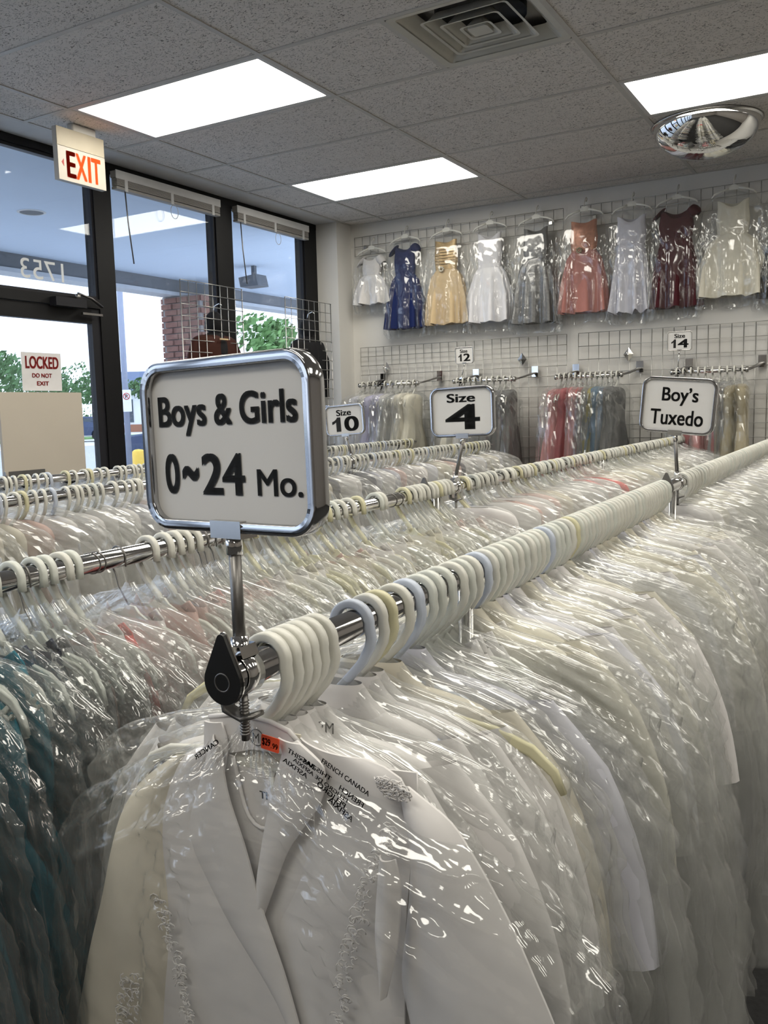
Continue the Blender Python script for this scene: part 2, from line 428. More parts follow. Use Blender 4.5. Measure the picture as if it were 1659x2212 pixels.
for (ci, k) in sorted(LIGHTS):
    x0, x1, y0, y1 = ci*T, (ci+2)*T, k*T, (k+1)*T
    t = empty('ceiling_light', ((x0+x1)/2, (y0+y1)/2, CE), label=LLAB.get((ci, k), 'fluorescent ceiling panel further back in the shop, out of view'), cat='ceiling light', group='recessed fluorescent ceiling panels')
    w, d = T, T/2; f = MB()
    for a, b in (((-w+.012, -d+.012, .002), (w-.012, -d+.034, .03)), ((-w+.012, d-.034, .002), (w-.012, d-.012, .03)), ((-w+.012, -d+.034, .002), (-w+.034, d-.034, .03)), ((w-.034, -d+.034, .002), (w-.012, d-.034, .03))): f.box(a, b)
    f.box((-w+.012, -d+.012, .03), (w-.012, d-.012, .08))
    f.build('frame', 'soffit_white', t)
    MB().add([(-w+.034, -d+.034, .008), (w-.034, -d+.034, .008), (w-.034, d-.034, .008), (-w+.034, d-.034, .008)], [(0, 3, 2, 1)]).build('diffuser', 'diffuser', t)

# air diffuser
v = empty('ceiling_vent', (3.5*T, 0.5*T, CE), label='square white air vent with nested louvres in the ceiling', cat='vent')
def ringframe(mb, ho, zo, hi, zi, th=0.004, r=0.02):
    a = [(x, y, zo) for x, y in rrect(2*ho, 2*ho, r, 3)]; b = [(x, y, zi) for x, y in rrect(2*hi, 2*hi, r*0.8, 3)]
    a2 = [(x*(1-th/ho), y*(1-th/ho), zo+th) for x, y, z in a]; b2 = [(x*(1-th/hi), y*(1-th/hi), zi+th) for x, y, z in b]
    n = len(a); V = a+b+b2+a2; F = []
    for q in range(4):
        for i in range(n): F.append((q*n+i, q*n+(i+1) % n, ((q+1) % 4)*n+(i+1) % n, ((q+1) % 4)*n+i))
    mb.add(V, F)
h = T/2-0.012
f = MB(); ringframe(f, h, 0.0, h-0.03, 0.004); ringframe(f, h-0.03, 0.004, h-0.075, 0.05); f.build('frame', 'vent_paint', v)
for ho, z in ((0.19, 0.0), (0.13, -0.002), (0.07, -0.004)):
    f = MB(); ringframe(f, ho, z, ho-0.012, z+0.002); ringframe(f, ho-0.012, z+0.002, ho-0.045, z+0.045); f.build('louvre', 'vent_paint', v)
MB().prism(rrect(0.085, 0.085, 0.01, 3), -0.004, 0.012, axis='z').build('centre_plate', 'vent_paint', v)
MB().lathe([(0.19, 0.055), (0.19, 0.085), (0.0, 0.085)], 24).build('duct', 'duct_black', v)

# dome mirror
dm = empty('dome_mirror', (2.70, 2.13, CE), label='chrome half-dome security mirror on the ceiling', cat='mirror')
R_ = 0.285
MB().lathe([(R_*math.cos(a), -R_*0.62*math.sin(a)-0.006) for a in [math.pi/2*i/20 for i in range(21)]], 56).build('dome', 'mirror', dm)
MB().lathe([(R_-0.01, 0.004), (R_+0.014, 0.0), (R_+0.008, -0.006), (R_, -0.010)], 56).build('rim', 'chrome_soft', dm)

# exit sign
ex = empty('exit_sign', (-0.15, 0.20, CE), label='lit red EXIT sign hanging from the ceiling by the windows', cat='exit sign')
w, z1, z0 = 0.158, -0.036, -0.305
MB().box((-0.03, -w, z0), (0.0, w, z1)).build('housing', 'tee', ex)
MB().box((0.0, -w, -0.130), (0.004, w, z1)).build('top_band', 'cream', ex)
MB().box((0.0, -w, z0), (0.005, w, -0.133)).build('face', 'exit_face', ex)
MB().prism(rrect(0.16, 0.05, 0.012, 3), z1, 0.0, axis='z').build('canopy_mount', 'tee', ex, rot=(0, 0, math.pi/2), loc=(-0.02, 0.03, 0))
link('letters', text_mesh([('E', -0.105, -0.045, -0.285, -0.15, .03)], m='exit_red'), ex, loc=(0.0055, 0, 0), rot=(0, 0, math.pi/2))
link('letters', text_mesh([('X', -0.045, 0.028, -0.285, -0.15, .03), ('I', 0.036, 0.056, -0.285, -0.15, .03), ('T', 0.060, 0.125, -0.285, -0.15, .03)], m='exit_glow'), ex, loc=(0.0055, 0, 0), rot=(0, 0, math.pi/2))
MB().prism([(-0.138, -0.215), (-0.122, -0.195), (-0.122, -0.235)], 0.005, 0.0058, axis='x').build('arrow', 'exit_red', ex)

# ------------------------------------------------------------------ window wall
XF = XW+0.025; XBk = XW-0.06
fr = MB()
for y0, y1 in ((0.634, 0.77), (1.742, 1.918), (2.828, 3.0), (-0.42, -0.29), (-1.55, -1.40), (-2.70, -2.55), (-3.85, -3.70), (-5.0, -4.85), (-6.2, -6.05)):
    fr.box((XBk, y0, 0), (XF, y1, CE))
    fr.box((XBk-0.02, y0+0.01, 0), (XBk, y1-0.01, CE))
wf = fr.build('wall_left', 'frame_black', kind='structure')
MB().box((XBk, Y0R, 2.905), (XF+0.002, 3.0, CE+0.06)).build('header', 'frame_black', wf)
MB().box((XBk, -0.29, 2.058), (XF+0.004, 0.634, 2.114)).build('transom_bar', 'frame_black', wf)
for y0, y1 in ((0.77, 1.742), (1.918, 2.828), (-1.40, -0.42), (-2.55, -1.55), (-3.70, -2.70), (-4.85, -3.85), (-6.05, -5.0), (Y0R, -6.2)):
    MB().box((XBk, y0, 0), (XF, y1, 0.32)).build('knee_panel', 'frame_bronze', wf)
wn = 0
for y0, y1, z0, z1 in ((0.77, 1.742, .32, 2.905), (1.918, 2.828, .32, 2.905), (-0.29, 0.634, 2.114, 2.905), (-1.40, -0.42, .32, 2.905), (-2.55, -1.55, .32, 2.905), (-3.70, -2.70, .32, 2.905), (-4.85, -3.85, .32, 2.905), (-6.05, -5.0, .32, 2.905)):
    wn += 1
    wi = MB()
    for a, b in (((y0, z0), (y1, z0+0.018)), ((y0, z1-0.018), (y1, z1)), ((y0, z0+.018), (y0+0.014, z1-.018)), ((y1-0.014, z0+.018), (y1, z1-.018))):
        wi.box((XW-0.03, a[0], a[1]), (XW+0.012, b[0], b[1]))
    w_ = wi.build('window_%d' % wn, 'frame_bronze', kind='structure')
    MB().box((XW-0.006, y0+0.014, z0+0.018), (XW, y1-0.014, z1-0.018)).build('pane', 'glass', w_)
d = MB()
d.box((XW-0.03, 0.572, 0.02), (XW+0.015, 0.632, 2.055)); d.box((XW-0.03, -0.288, 0.02), (XW+0.015, -0.225, 2.055))
door = d.build('door_1', 'frame_bronze', kind='structure')
MB().box((XW-0.03, -0.225, 1.966), (XW+0.016, 0.572, 2.055)).build('top_rail', 'frame_black', door)
MB().box((XW-0.03, -0.225, 0.98), (XW+0.016, 0.572, 1.072)).build('mid_rail', 'frame_black', door)
MB().box((XW-0.03, -0.225, 0.02), (XW+0.016, 0.572, 0.26)).build('bottom_rail', 'frame_black', door)
MB().box((XW-0.006, -0.225, 1.072), (XW, 0.572, 1.966)).build('pane', 'glass', door)
MB().box((XW-0.006, -0.225, 0.26), (XW, 0.572, 0.98)).build('pane', 'glass', door)
dc = empty('door_closer', (XF+0.005, 0.42, 2.045), label='dark door closer arm at the top of the glass door', cat='door closer')
MB().box((0, -0.16, 0.0), (0.055, 0.06, 0.05)).build('body', 'frame_bronze', dc)
MB().lathe([(0.0, 0.03), (0.016, 0.03), (0.02, 0.0), (0.0, 0.0)], 12, (0.03, 0.02, 0.05)).build('pivot', 'steel_dark', dc)
MB().ribbon([(0.03, 0.02, 0.086), (0.05, 0.10, 0.06), (0.03, 0.20, 0.02)], 0.02, 0.008, (0, 0, 1)).build('arm', 'steel_dark', dc)
MB().box((0.01, 0.05, -0.035), (0.03, 0.2, -0.022)).build('arm', 'chrome_soft', dc)

# transom numbers, facing the street
link('house_number', text_mesh([('1753', 0.10, 0.395, 2.19, 2.30, 0)], m='door_glasspaint', mirror=True), None, loc=(XW+0.0012, 0, 0), rot=(0, 0, math.pi/2),
     label='white street number 1753 on the glass above the door', cat='numbers')
ls = empty('locked_sign', (XW+0.0025, 0.192, 1.56), rot=(0, 0.03, 0), label='white LOCKED DO NOT EXIT paper sign on the door', cat='sign')
MB().box((0.0, -0.136, 0.0), (0.002, 0.134, 0.216)).build('sheet', 'paper', ls)
link('lettering', text_mesh([('LOCKED', -0.112, 0.115, 0.125, 0.195, .035)], m='red_ink'), ls, loc=(0.003, 0, 0), rot=(0, 0, math.pi/2))
link('lettering', text_mesh([('DO NOT', -0.070, 0.065, 0.075, 0.099, .03), ('EXIT', -0.040, 0.042, 0.030, 0.054, .03)], m='red_ink'), ls, loc=(0.003, 0, 0), rot=(0, 0, math.pi/2))
bd = empty('door_board', (XW+0.02, 0.155, 1.072), label='blank beige board leaning on the glass door below the LOCKED sign', cat='board')
MB().prism(rrect(0.56, 0.478, 0.006, 3), 0.0, 0.02, axis='x').build('panel', 'beige_board', bd, loc=(0.0, 0, 0.239))
MB().box((0.02, -0.255, 0.0), (0.026, -0.02, 0.042)).build('label_plate', 'steel_dark', bd)

# raised blinds
def blind(y0, y1, label, wand, loop):
    b = empty('window_blind', (XF+0.004, (y0+y1)/2, 2.905), label=label, cat='blind', group='raised window blinds')
    h = (y1-y0)/2-0.004
    MB().box((0.0, -h, -0.045), (0.045, h, -0.004)).build('headrail', 'blind', b)
    for i in range(7): MB().box((0.002, -h+.006, -0.052-i*0.0065), (0.048, h-.006, -0.0475-i*0.0065)).build('slat', 'blind', b)
    MB().box((0.002, -h+.004, -0.112), (0.046, h-.004, -0.096)).build('bottom_rail', 'blind', b)
    MB().box((0.044, -h, -0.05), (0.05, h, 0.0)).build('valance', 'soffit_white', b)
    for yy in (-h+0.08, 0.0, h-0.08): MB().box((0.046, yy-0.012, -0.118), (0.051, yy+0.012, -0.045)).build('clip', 'soffit_white', b)
    MB().tube([(0.03, wand, -0.06), (0.035, wand+0.01, -0.3), (0.045, wand+0.03, -0.55)], 0.0045, 6).build('wand', 'steel_dark', b)
    lp = [(0.035, loop, -0.1)]+[(0.035, loop+0.035*math.sin(a), -0.16+0.045*math.cos(a)) for a in [2*math.pi*i/14 for i in range(15)]]
    MB().tube(lp, 0.002, 5).build('cord', 'tee', b)
blind(0.77, 1.742, 'raised white blind over the window next to the door', -0.40, 0.03)
blind(1.918, 2.828, 'raised white blind over the window beside the corner pillar', -0.40, 0.05)

# ------------------------------------------------------------------ outside
MB().box((-4.6, -14, -0.12), (XBk-0.02, 16, -0.02)).build('sidewalk', 'concrete', kind='structure')
MB().box((-30, -40, -0.2), (-4.6, 60, 0.02)).build('car_park', 'asphalt', kind='structure')
MB().box((-60, -40, -0.2), (-30, 90, 0.04)).build('road', 'concrete', kind='structure')
MB().box((-44, -40, -0.1), (-40, 90, 0.10)).build('verge', 'grass', kind='structure')
MB().box((-140, -60, -0.2), (-60, 160, 0.03)).build('far_ground', 'concrete', kind='structure')
MB().box((-3.7, -14, 2.955), (XBk-0.02, 16, 3.05)).build('canopy_soffit', 'canopy_soffit', kind='structure')
MB().box((-3.75, -14, 2.815), (-3.55, 16, 3.35)).build('canopy_fascia', 'fascia', kind='structure')
MB().box((-3.77, -14, 2.775), (-3.53, 16, 2.815)).build('trim_2', 'fascia_edge', kind='structure')
rl = empty('downlight', (-2.03, 1.36, 2.955), label='round recessed lamp in the canopy outside the door', cat='lamp')
MB().lathe([(0.105, -0.001), (0.09, -0.006), (0.085, 0.0)], 24).build('trim_ring', 'soffit_white', rl)
MB().lathe([(0.086, -0.002), (0.0, -0.002)], 24).build('lens', 'fascia', rl)
fl = empty('canopy_floodlight', (-2.25, 4.3, 2.955), label='dark floodlight under the canopy near the last mullion', cat='lamp')
MB().box((-0.02, -0.02, -0.10), (0.02, 0.02, 0)).build('stem', 'fascia', fl)
MB().prism([(-0.12, -0.22), (0.12, -0.22), (0.09, -0.1), (-0.14, -0.12)], -0.09, 0.09).build('head', 'fascia', fl)

bc = MB().box((-3.79, 4.51, 0), (-3.21, 5.09, 2.775)).build('brick_column', 'mortar', label='red brick column holding up the canopy outside', cat='column')
bl = MB().cbox((0, 0, 0), (0.185, 0.03, 0.058)).mesh('brick', 'brick')
low = MB()
for c in range(40):
    z = 0.035+c*0.069
    if z > 2.74: break
    off = 0.095 if c % 2 else 0.0
    for side in range(4):
        for j in range(3):
            u = -0.19+j*0.195+(off if side % 2 == 0 else 0.095-off)-0.05
            u = max(-0.2, min(0.2, u))
            px_, py_ = ((-3.5+u, 4.503), (-3.203, 4.8+u), (-3.5+u, 5.097), (-3.797, 4.8+u))[side]
            if z > 1.55: link('brick', bl, bc, loc=(px_, py_, z), rot=(0, 0, (side % 2)*math.pi/2))
            elif side % 2 == 0: low.cbox((px_, py_, z), (0.185, 0.03, 0.058))
            else: low.cbox((px_, py_, z), (0.03, 0.185, 0.058))
low.build('lower_bricks', 'brick', bc, kind='stuff')

def tree(loc, zc, rx, rz, leaf, label, seed, n=900):
    t = empty('tree', loc, label=label, cat='tree', group='trees across the car park')
    R = random.Random(seed); f = MB()
    lobes = [(R.uniform(-.6, .6)*rx, R.uniform(-.6, .6)*rx, R.uniform(-.5, .6)*rz, R.uniform(.35, .6)) for _ in range(9)]
    for i in range(n):
        lx, ly, lz, lr = R.choice(lobes)
        d = Vector((R.gauss(0, 1), R.gauss(0, 1), R.gauss(0, 1))).normalized()*R.uniform(0.75, 1.0)
        c = Vector((lx+d.x*lr*rx, ly+d.y*lr*rx, zc+lz+d.z*lr*rz)); s = R.uniform(0.05, 0.11)*rx
        a = Vector((R.gauss(0, 1), R.gauss(0, 1), R.gauss(0, 1))).normalized(); b = a.orthogonal().normalized()*s; a = a.cross(b).normalized()*s*0.7
        f.add([c+b, c+a*0.8+b*0.2, c-b, c-a*0.8-b*0.2], [(0, 1, 2, 3)])
    f.build('foliage', leaf, t, kind='stuff')
    MB().tube([(0, 0, 0), (0.1, 0, zc*0.5), (0, 0.1, zc)], [rx*0.09, rx*0.06, rx*0.03], 7).build('trunk', 'bark', t)
tree((-33.2, 45.9, 0), 5.6, 3.0, 2.9, 'leaf_light', 'light green leafy tree seen between the two window grids', 1, 1500)
tree((-36.8, 25.6, 0), 3.6, 2.0, 2.3, 'leaf', 'dark tree at the left edge beyond the door', 2)
tree((-47.8, 37.1, 0), 3.2, 2.4, 2.4, 'leaf', 'green tree just left of the LOCKED sign', 3)
tree((-49.8, 41.7, 0), 3.0, 2.2, 1.8, 'leaf', 'low tree just right of the LOCKED sign', 4)
tree((-40.3, 35.5, 0), 3.0, 1.4, 1.7, 'leaf', 'dark round tree beside the door stile', 5)
tree((-33.4, 33.4, 0), 2.9, 1.5, 0.9, 'leaf', 'spreading tree in front of the slate-blue roof', 6)

hs = empty('far_building', (-54, 52, 0), rot=(0, 0, math.atan2(.505, .863)), label='low white building with slate-blue roof across the street', cat='building')
MB().box((-3, 0, 0), (16, 8, 3.7)).build('wall', 'house_white', hs)
MB().add([(-3.6, -0.8, 3.6), (16.6, -0.8, 3.6), (16.6, 8.8, 3.6), (-3.6, 8.8, 3.6), (-2.2, 4, 5.5), (15, 4, 5.5)], [(0, 1, 5, 4), (1, 2, 5), (2, 3, 4, 5), (3, 0, 4), (0, 3, 2, 1)]).build('roof', 'roof_blue', hs)
for i in range(8): MB().box((-2.5+i*1.7, -0.06, 0.9), (-1.6+i*1.7, 0.02, 2.9)).build('window', 'car_glass' if i % 2 else 'fascia_edge', hs)
MB().box((-3.0, -0.1, 0), (16, 0.0, 0.7)).build('plinth', 'rust_brown', hs)

def car(loc, rz, body, label, sc=1.0, suv=False):
    c = empty('car', loc, (0, 0, rz), label=label, cat='car'); c.scale = (sc, sc, sc)
    top = 1.70 if suv else 1.42; hood = 1.02 if suv else 0.92; gr = 0.28 if suv else 0.2
    arch = lambda cx: [(cx+0.40*math.cos(a), 0.36+0.40*math.sin(a)) for a in [math.pi-math.pi*i/10 for i in range(11)]]
    prof = [(-2.25, gr+.1)]+arch(-1.42)+arch(1.35)+[(2.25, gr+.1), (2.3, 0.75), (2.2, hood), (1.75, hood+.05), (1.15, top-.02), (0.2, top), (-0.25, top-0.03), (-1.0, hood+0.08), (-1.9, hood-0.04), (-2.28, hood-0.22)]
    V = []; n = len(prof)
    for yy, sh in ((-0.9, 0.96), (-0.86, 1.0), (0.86, 1.0), (0.9, 0.96)):
        for x, z in prof:
            zz = z if z < hood else z
            ins = 0.16 if z > hood+0.2 else 0.0
            V.append((x*sh, yy*(1-ins), zz if z < 0.5 else z-(1-sh)*0.6))
    F = []
    for q in range(3):
        for i in range(n): F.append((q*n+i, q*n+(i+1) % n, (q+1)*n+(i+1) % n, (q+1)*n+i))
    F += [tuple(range(n)), tuple(range(4*n-1, 3*n-1, -1))]
    MB().add(V, F).build('body', body, c)
    for s_ in (-1, 1):
        MB().prism([(-0.85, hood+0.10), (1.5, hood+0.1), (1.05, top-0.1), (-0.2, top-0.1)], s_*0.80-0.02, s_*0.80+0.035).build('side_window', 'car_glass', c)
        for x in (-1.42, 1.35):
            w_ = MB().lathe([(0.0, -0.11), (0.3, -0.11), (0.36, -0.08), (0.36, 0.08), (0.3, 0.11), (0, 0.11)], 22, (x, s_*0.80, 0.36), 'y').build('wheel', 'tyre', c)
            rim = MB(); rim.lathe([(0.24, 0), (0.255, 0.01*s_), (0.255, 0.02*s_), (0.23, 0.02*s_)], 22, (x, s_*0.915, 0.36), 'y')
            for q in range(10):
                a = 2*math.pi*q/10
                rim.tube([(x, s_*0.92, 0.36), (x+0.24*math.cos(a), s_*0.925, 0.36+0.24*math.sin(a))], 0.022, 5)
            rim.build('rim', 'alloy', w_)
    MB().prism([(-2.2, 0.55), (-2.3, 0.58), (-2.26, 0.72), (-2.1, 0.74)], -0.75, 0.75).build('front_lamp', 'house_white', c)
rz = math.atan2(.505, .863)
car((-9.4+1.42*.863-0.8*.505, 9.69+1.42*.505+0.8*.863, 0.02), rz, 'car_blue', 'dark blue car parked by the yellow bollard', suv=True)
car((-35.2-1.2, 31.1, 0.04), rz, 'car_blue', 'dark saloon car far off beside the door stile')
car((-47.8, 41.4, 0.04), rz, 'car_white', 'pale car furthest away beside the door stile')
lp = empty('street_pole', (-8.55, 8.36, 0.02), label='tall grey-blue pole with a parking sign outside the window', cat='pole')
MB().tube([(0, 0, 0), (0, 0, 5)], 0.055, 12).build('shaft', 'pole_grey', lp)
pl = MB().prism(rrect(0.17, 0.40, 0.015, 3), -0.075, -0.069).build('sign_plate', 'paper', lp, loc=(0.05, 0, 1.67), rot=(0, 0, rz))
MB().lathe([(0.05, -0.0765), (0.063, -0.0765), (0.063, -0.079), (0.05, -0.079)], 18, (0, 0, 0.08), 'y').build('red_ring', 'red_ink', pl)
link('lettering', text_mesh([('P', -0.022, 0.022, 0.045, 0.115, .03)], m='ink'), pl, loc=(0, -0.076, 0))
MB().tube([(-0.045, -0.0775, 0.125), (0.045, -0.0775, 0.035)], 0.006, 5).build('red_bar', 'red_ink', pl)
yb = empty('bollard', (-7.95, 8.02, 0.02), label='yellow bollard in front of the parked blue car', cat='bollard')
MB().lathe([(0.0, 0.80), (0.07, 0.79), (0.11, 0.76), (0.115, 0.7), (0.115, 0.0)], 20).build('post', 'yellow', yb)
MB().lathe([(0.13, 0.0), (0.14, 0.05), (0.117, 0.06)], 20).build('base_ring', 'concrete', yb)

# ------------------------------------------------------------------ rails
ROD = 0.0165
def lerp(a, b, t): return a+(b-a)*t
class Rail:
    def __init__(s, p0, p1): s.p0 = Vector(p0); s.p1 = Vector(p1)
    def at(s, y): return s.p0.lerp(s.p1, (y-s.p0.y)/(s.p1.y-s.p0.y))
    @property
    def yaw(s): d = s.p1-s.p0; return math.atan2(-d.x, d.y)
R1 = Rail((3.130, -2.585, 1.154), (3.045, 2.85, 1.154))
R2 = Rail((2.506, -3.20, 1.154), (2.470, 2.95, 1.164))
R3 = Rail((1.388, -2.60, 1.154), (1.262, 2.40, 1.150))
R4 = Rail((0.775, -2.40, 1.154), (0.450, 2.80, 1.150))

def teardrop(r=0.0215, tip=0.046, n=22):
    a0 = math.radians(28)
    pts = [(r*math.cos(a), r*math.sin(a)) for a in [math.pi-a0+(math.pi+2*a0)*i/n for i in range(n+1)]]
    top = [(0.0045*math.cos(a), tip-0.0045+0.0045*math.sin(a)) for a in [a0*0.9+(math.pi-1.8*a0)*i/6 for i in range(7)]]
    return pts+top

def make_rail(rail, label, cap_near, joints=()):
    L = (rail.p1-rail.p0).length
    o = empty('garment_rail', rail.p0, (0, 0, rail.yaw), label=label, cat='rail')
    sl = (rail.p1.z-rail.p0.z)
    b = MB().tube([(0, 0, 0), (0, L/2, sl/2), (0, L, sl)], ROD, 24).build('bar', 'chrome', o)
    if cap_near:
        cp = MB().prism(teardrop(), -0.004, 0.0, smooth=False).build('end_cap', 'black_plastic', o, loc=(0, 0, -0.002))
        MB().prism(teardrop(0.0222, 0.0472), 0.0, 0.0018).build('cap_rim', 'chrome', cp)
        MB().lathe([(0.0078, -0.0043), (0.0086, -0.0048), (0.0094, -0.0043)], 24, (0, 0, 0), 'y').build('cap_ring', 'steel_dark', cp)
    for yy in joints:
        p = rail.at(yy); d = (p-rail.p0).length
        MB().prism(teardrop(), -0.003, 0.003).build('bracket', 'steel_dark', o, loc=(0, d, sl*d/L))
    n = max(2, int(L/1.7)+1)
    for i in range(n):
        d = 0.55+(L-0.85)*i/(n-1)
        MB().tube([(0, d, -0.012+sl*d/L), (0, d, -rail.p0.z+0.03)], 0.012, 10).build('upright', 'chrome_soft', o)
        MB().box((-0.22, d-0.02, -rail.p0.z), (0.22, d+0.02, -rail.p0.z+0.03)).build('foot', 'frame_black', o)
    return o
make_rail(R1, 'nearest chrome rail with black teardrop end cap, holding white garments', True, (-0.60,))
make_rail(R2, 'second chrome rail from the camera, carrying the Size 4 sign', False, (-0.96,))
make_rail(R3, 'third chrome rail from the camera, carrying the Size 10 sign', False, (-1.08,))
make_rail(R4, 'farthest chrome rail from the camera, nearest the windows', False, (-1.02,))
for nm, rail, yy in (('near the left edge', R2, -2.19), ('near the left edge', R2, -2.178), ('left of the Size 4 sign', R2, -1.16), ('left of the Size 4 sign', R2, -1.125)):
    p = rail.at(yy); pts = [(0.0185*math.cos(a), 0, 0.0185*math.sin(a)) for a in [2*math.pi*i/20 for i in range(20)]]
    MB().tube(pts, 0.0012, 6, closed=True).build('wire_ring', 'steel_dark', loc=p, rot=(0.1, 0, 0.25), label='thin wire ring around the second rail '+nm, cat='ring', group='wire rings on the second rail')

# ------------------------------------------------------------------ sign toppers
def topper(rail_pt, cx, cz, w, h, yaw, roll, pieces, label, stem_r=0.0045, prof=0.0075, wall=False, offy=0.0):
    s = empty('sign_topper', rail_pt, label=label, cat='sign')
    X, Z = cx-rail_pt[0], cz-rail_pt[2]; yaw = math.radians(yaw); roll = math.radians(roll)
    rot = (0, -roll, yaw)
    rr = 0.026 if not wall else 0.014
    path = [(x, 0, z) for x, z in rrect(w-prof*1.4, h-prof*1.4, rr, 8)]
    pf = [(-1.0, -0.95), (-1.0, 0.95), (-0.75, 1.2), (-0.35, 1.0), (0.0, 1.25), (0.35, 1.0), (0.75, 1.2), (1.0, 0.95), (1.0, -0.95), (0.75, -1.2), (0.35, -1.0), (0, -1.25), (-0.35, -1.0), (-0.75, -1.2)]
    pf = [(a*0.75, b*1.25) for a, b in pf]
    f = MB().tube(path, prof*0.82, closed=True, prof=pf).build('frame', 'chrome_dark' if not wall else 'chrome_soft', s, loc=(X, offy, Z), rot=rot)
    c = MB().prism(rrect(w-prof*1.6, h-prof*1.6, rr-0.002, 6), -0.0025, 0.0025).build('card', 'card', s, loc=(X, offy, Z), rot=rot)
    iw, ih = w-prof*3.2, h-prof*3.2
    pcs = [(st, -iw/2+u0*iw, -iw/2+u1*iw, ih/2-v1*ih, ih/2-v0*ih, b) for st, u0, u1, v0, v1, b in pieces]
    for p in pcs: link('lettering', text_mesh([p]), c, loc=(0, -0.0026, 0))
    bot = Vector((X+math.sin(roll)*h/2, offy, Z-math.cos(roll)*h/2))
    MB().cbox((0, 0, 0), (0.042 if not wall else 0.03, prof*2.6, prof*2.0)).build('bracket', 'chrome_soft', s, loc=bot+Vector((0, 0, 0.004)), rot=rot)
    st = MB().tube([(bot.x, bot.y, bot.z), (lerp(bot.x, 0, .5), lerp(bot.y, 0, .5), lerp(bot.z, ROD, .5)), (0, 0, ROD+0.004)], stem_r, 12)
    st.build('stem', 'steel_dark' if not wall else 'chrome_soft', s)
    for f0, ln, rad in ((0.0, 0.022, 1.35), (0.86, 0.022, 1.45)):
        a = bot.lerp(Vector((0, 0, ROD+0.002)), f0); b = a+(Vector((0, 0, ROD))-bot).normalized()*ln
        MB().tube([a, b], stem_r*rad, 12).build('collar', 'chrome', s)
    cl = MB().lathe([(ROD+0.001, -0.011), (ROD+0.0045, -0.011), (ROD+0.0045, 0.011), (ROD+0.001, 0.011)], 24, (0, 0, 0), 'y').build('clamp', 'chrome', s)
    MB().prism([(-0.013, ROD+0.001), (0.013, ROD+0.001), (0.009, ROD+0.012), (-0.009, ROD+0.012)], -0.012, 0.012).build('saddle', 'chrome', cl)
    sc = MB().tube([(0.002, 0, -ROD-0.004), (0.002, 0, -ROD-0.05)], 0.004, 10)
    for i in range(12): sc.lathe([(0.0040, 0), (0.0052, 0.0012), (0.0040, 0.0024)], 10, (0.002, 0, -ROD-0.012-i*0.003))
    sc.build('clamp_screw', 'steel_dark', s)
    MB().ribbon([(-0.017, -0.004, -ROD-0.004), (-0.014, -0.004, -ROD-0.02), (0.006, -0.004, -ROD-0.026), (0.022, -0.004, -ROD-0.02)], 0.005, 0.014).build('clamp_tab', 'steel_dark', s)
    return s
B = 0.032
topper(tuple(R1.at(-2.561)), 3.1087, 1.3707, 0.2366, 0.1701, -6.9, 1.06,
       [('Boys & Girls', .035, .955, .150, .432, B), ('0', .060, .165, .555, .838, B), ('~', .185, .305, .640, .745, .03), ('24', .325, .615, .555, .838, B), ('Mo.', .69, .965, .662, .838, .019)],
       'large chrome-framed sign reading Boys & Girls 0~24 Mo.', 0.0062, 0.0085, offy=0.021)
topper(tuple(R1.at(-0.44)), 3.096, 1.392, 0.2233, 0.1715, -1.4, -5.0, [("Boy\u2019s", .25, .79, .13, .50, .02), ('Tuxedo', .10, .89, .585, .90, .02)],
       'chrome-framed sign reading Boy\u2019s Tuxedo, further along the nearest rail', 0.0055)
topper(tuple(R2.at(-0.75)), 2.52, 1.390, 0.2173, 0.1555, -1, 1.3, [('Size', .235, .735, .075, .28, .026), ('4', .20, .81, .33, .91, .03)],
       'chrome-framed sign reading Size 4 on the second rail', 0.0055)
topper(tuple(R3.at(0.52)), 1.274, 1.356, 0.2245, 0.1576, 2.9, 3.6, [('Size', .27, .70, .10, .33, .026), ('1', .13, .38, .38, .92, 0), ('0', .48, .90, .37, .93, .03)],
       'chrome-framed sign reading Size 10 on the third rail', 0.005)
topper(tuple(R4.at(1.30)), 0.572, 1.355, 0.2173, 0.165, 3, 2, [('Size', .27, .70, .10, .33, .026), ('1', .13, .38, .38, .92, 0), ('0', .48, .90, .37, .93, .03)],
       'sign mostly hidden behind the large sign, on the farthest rail', 0.005)

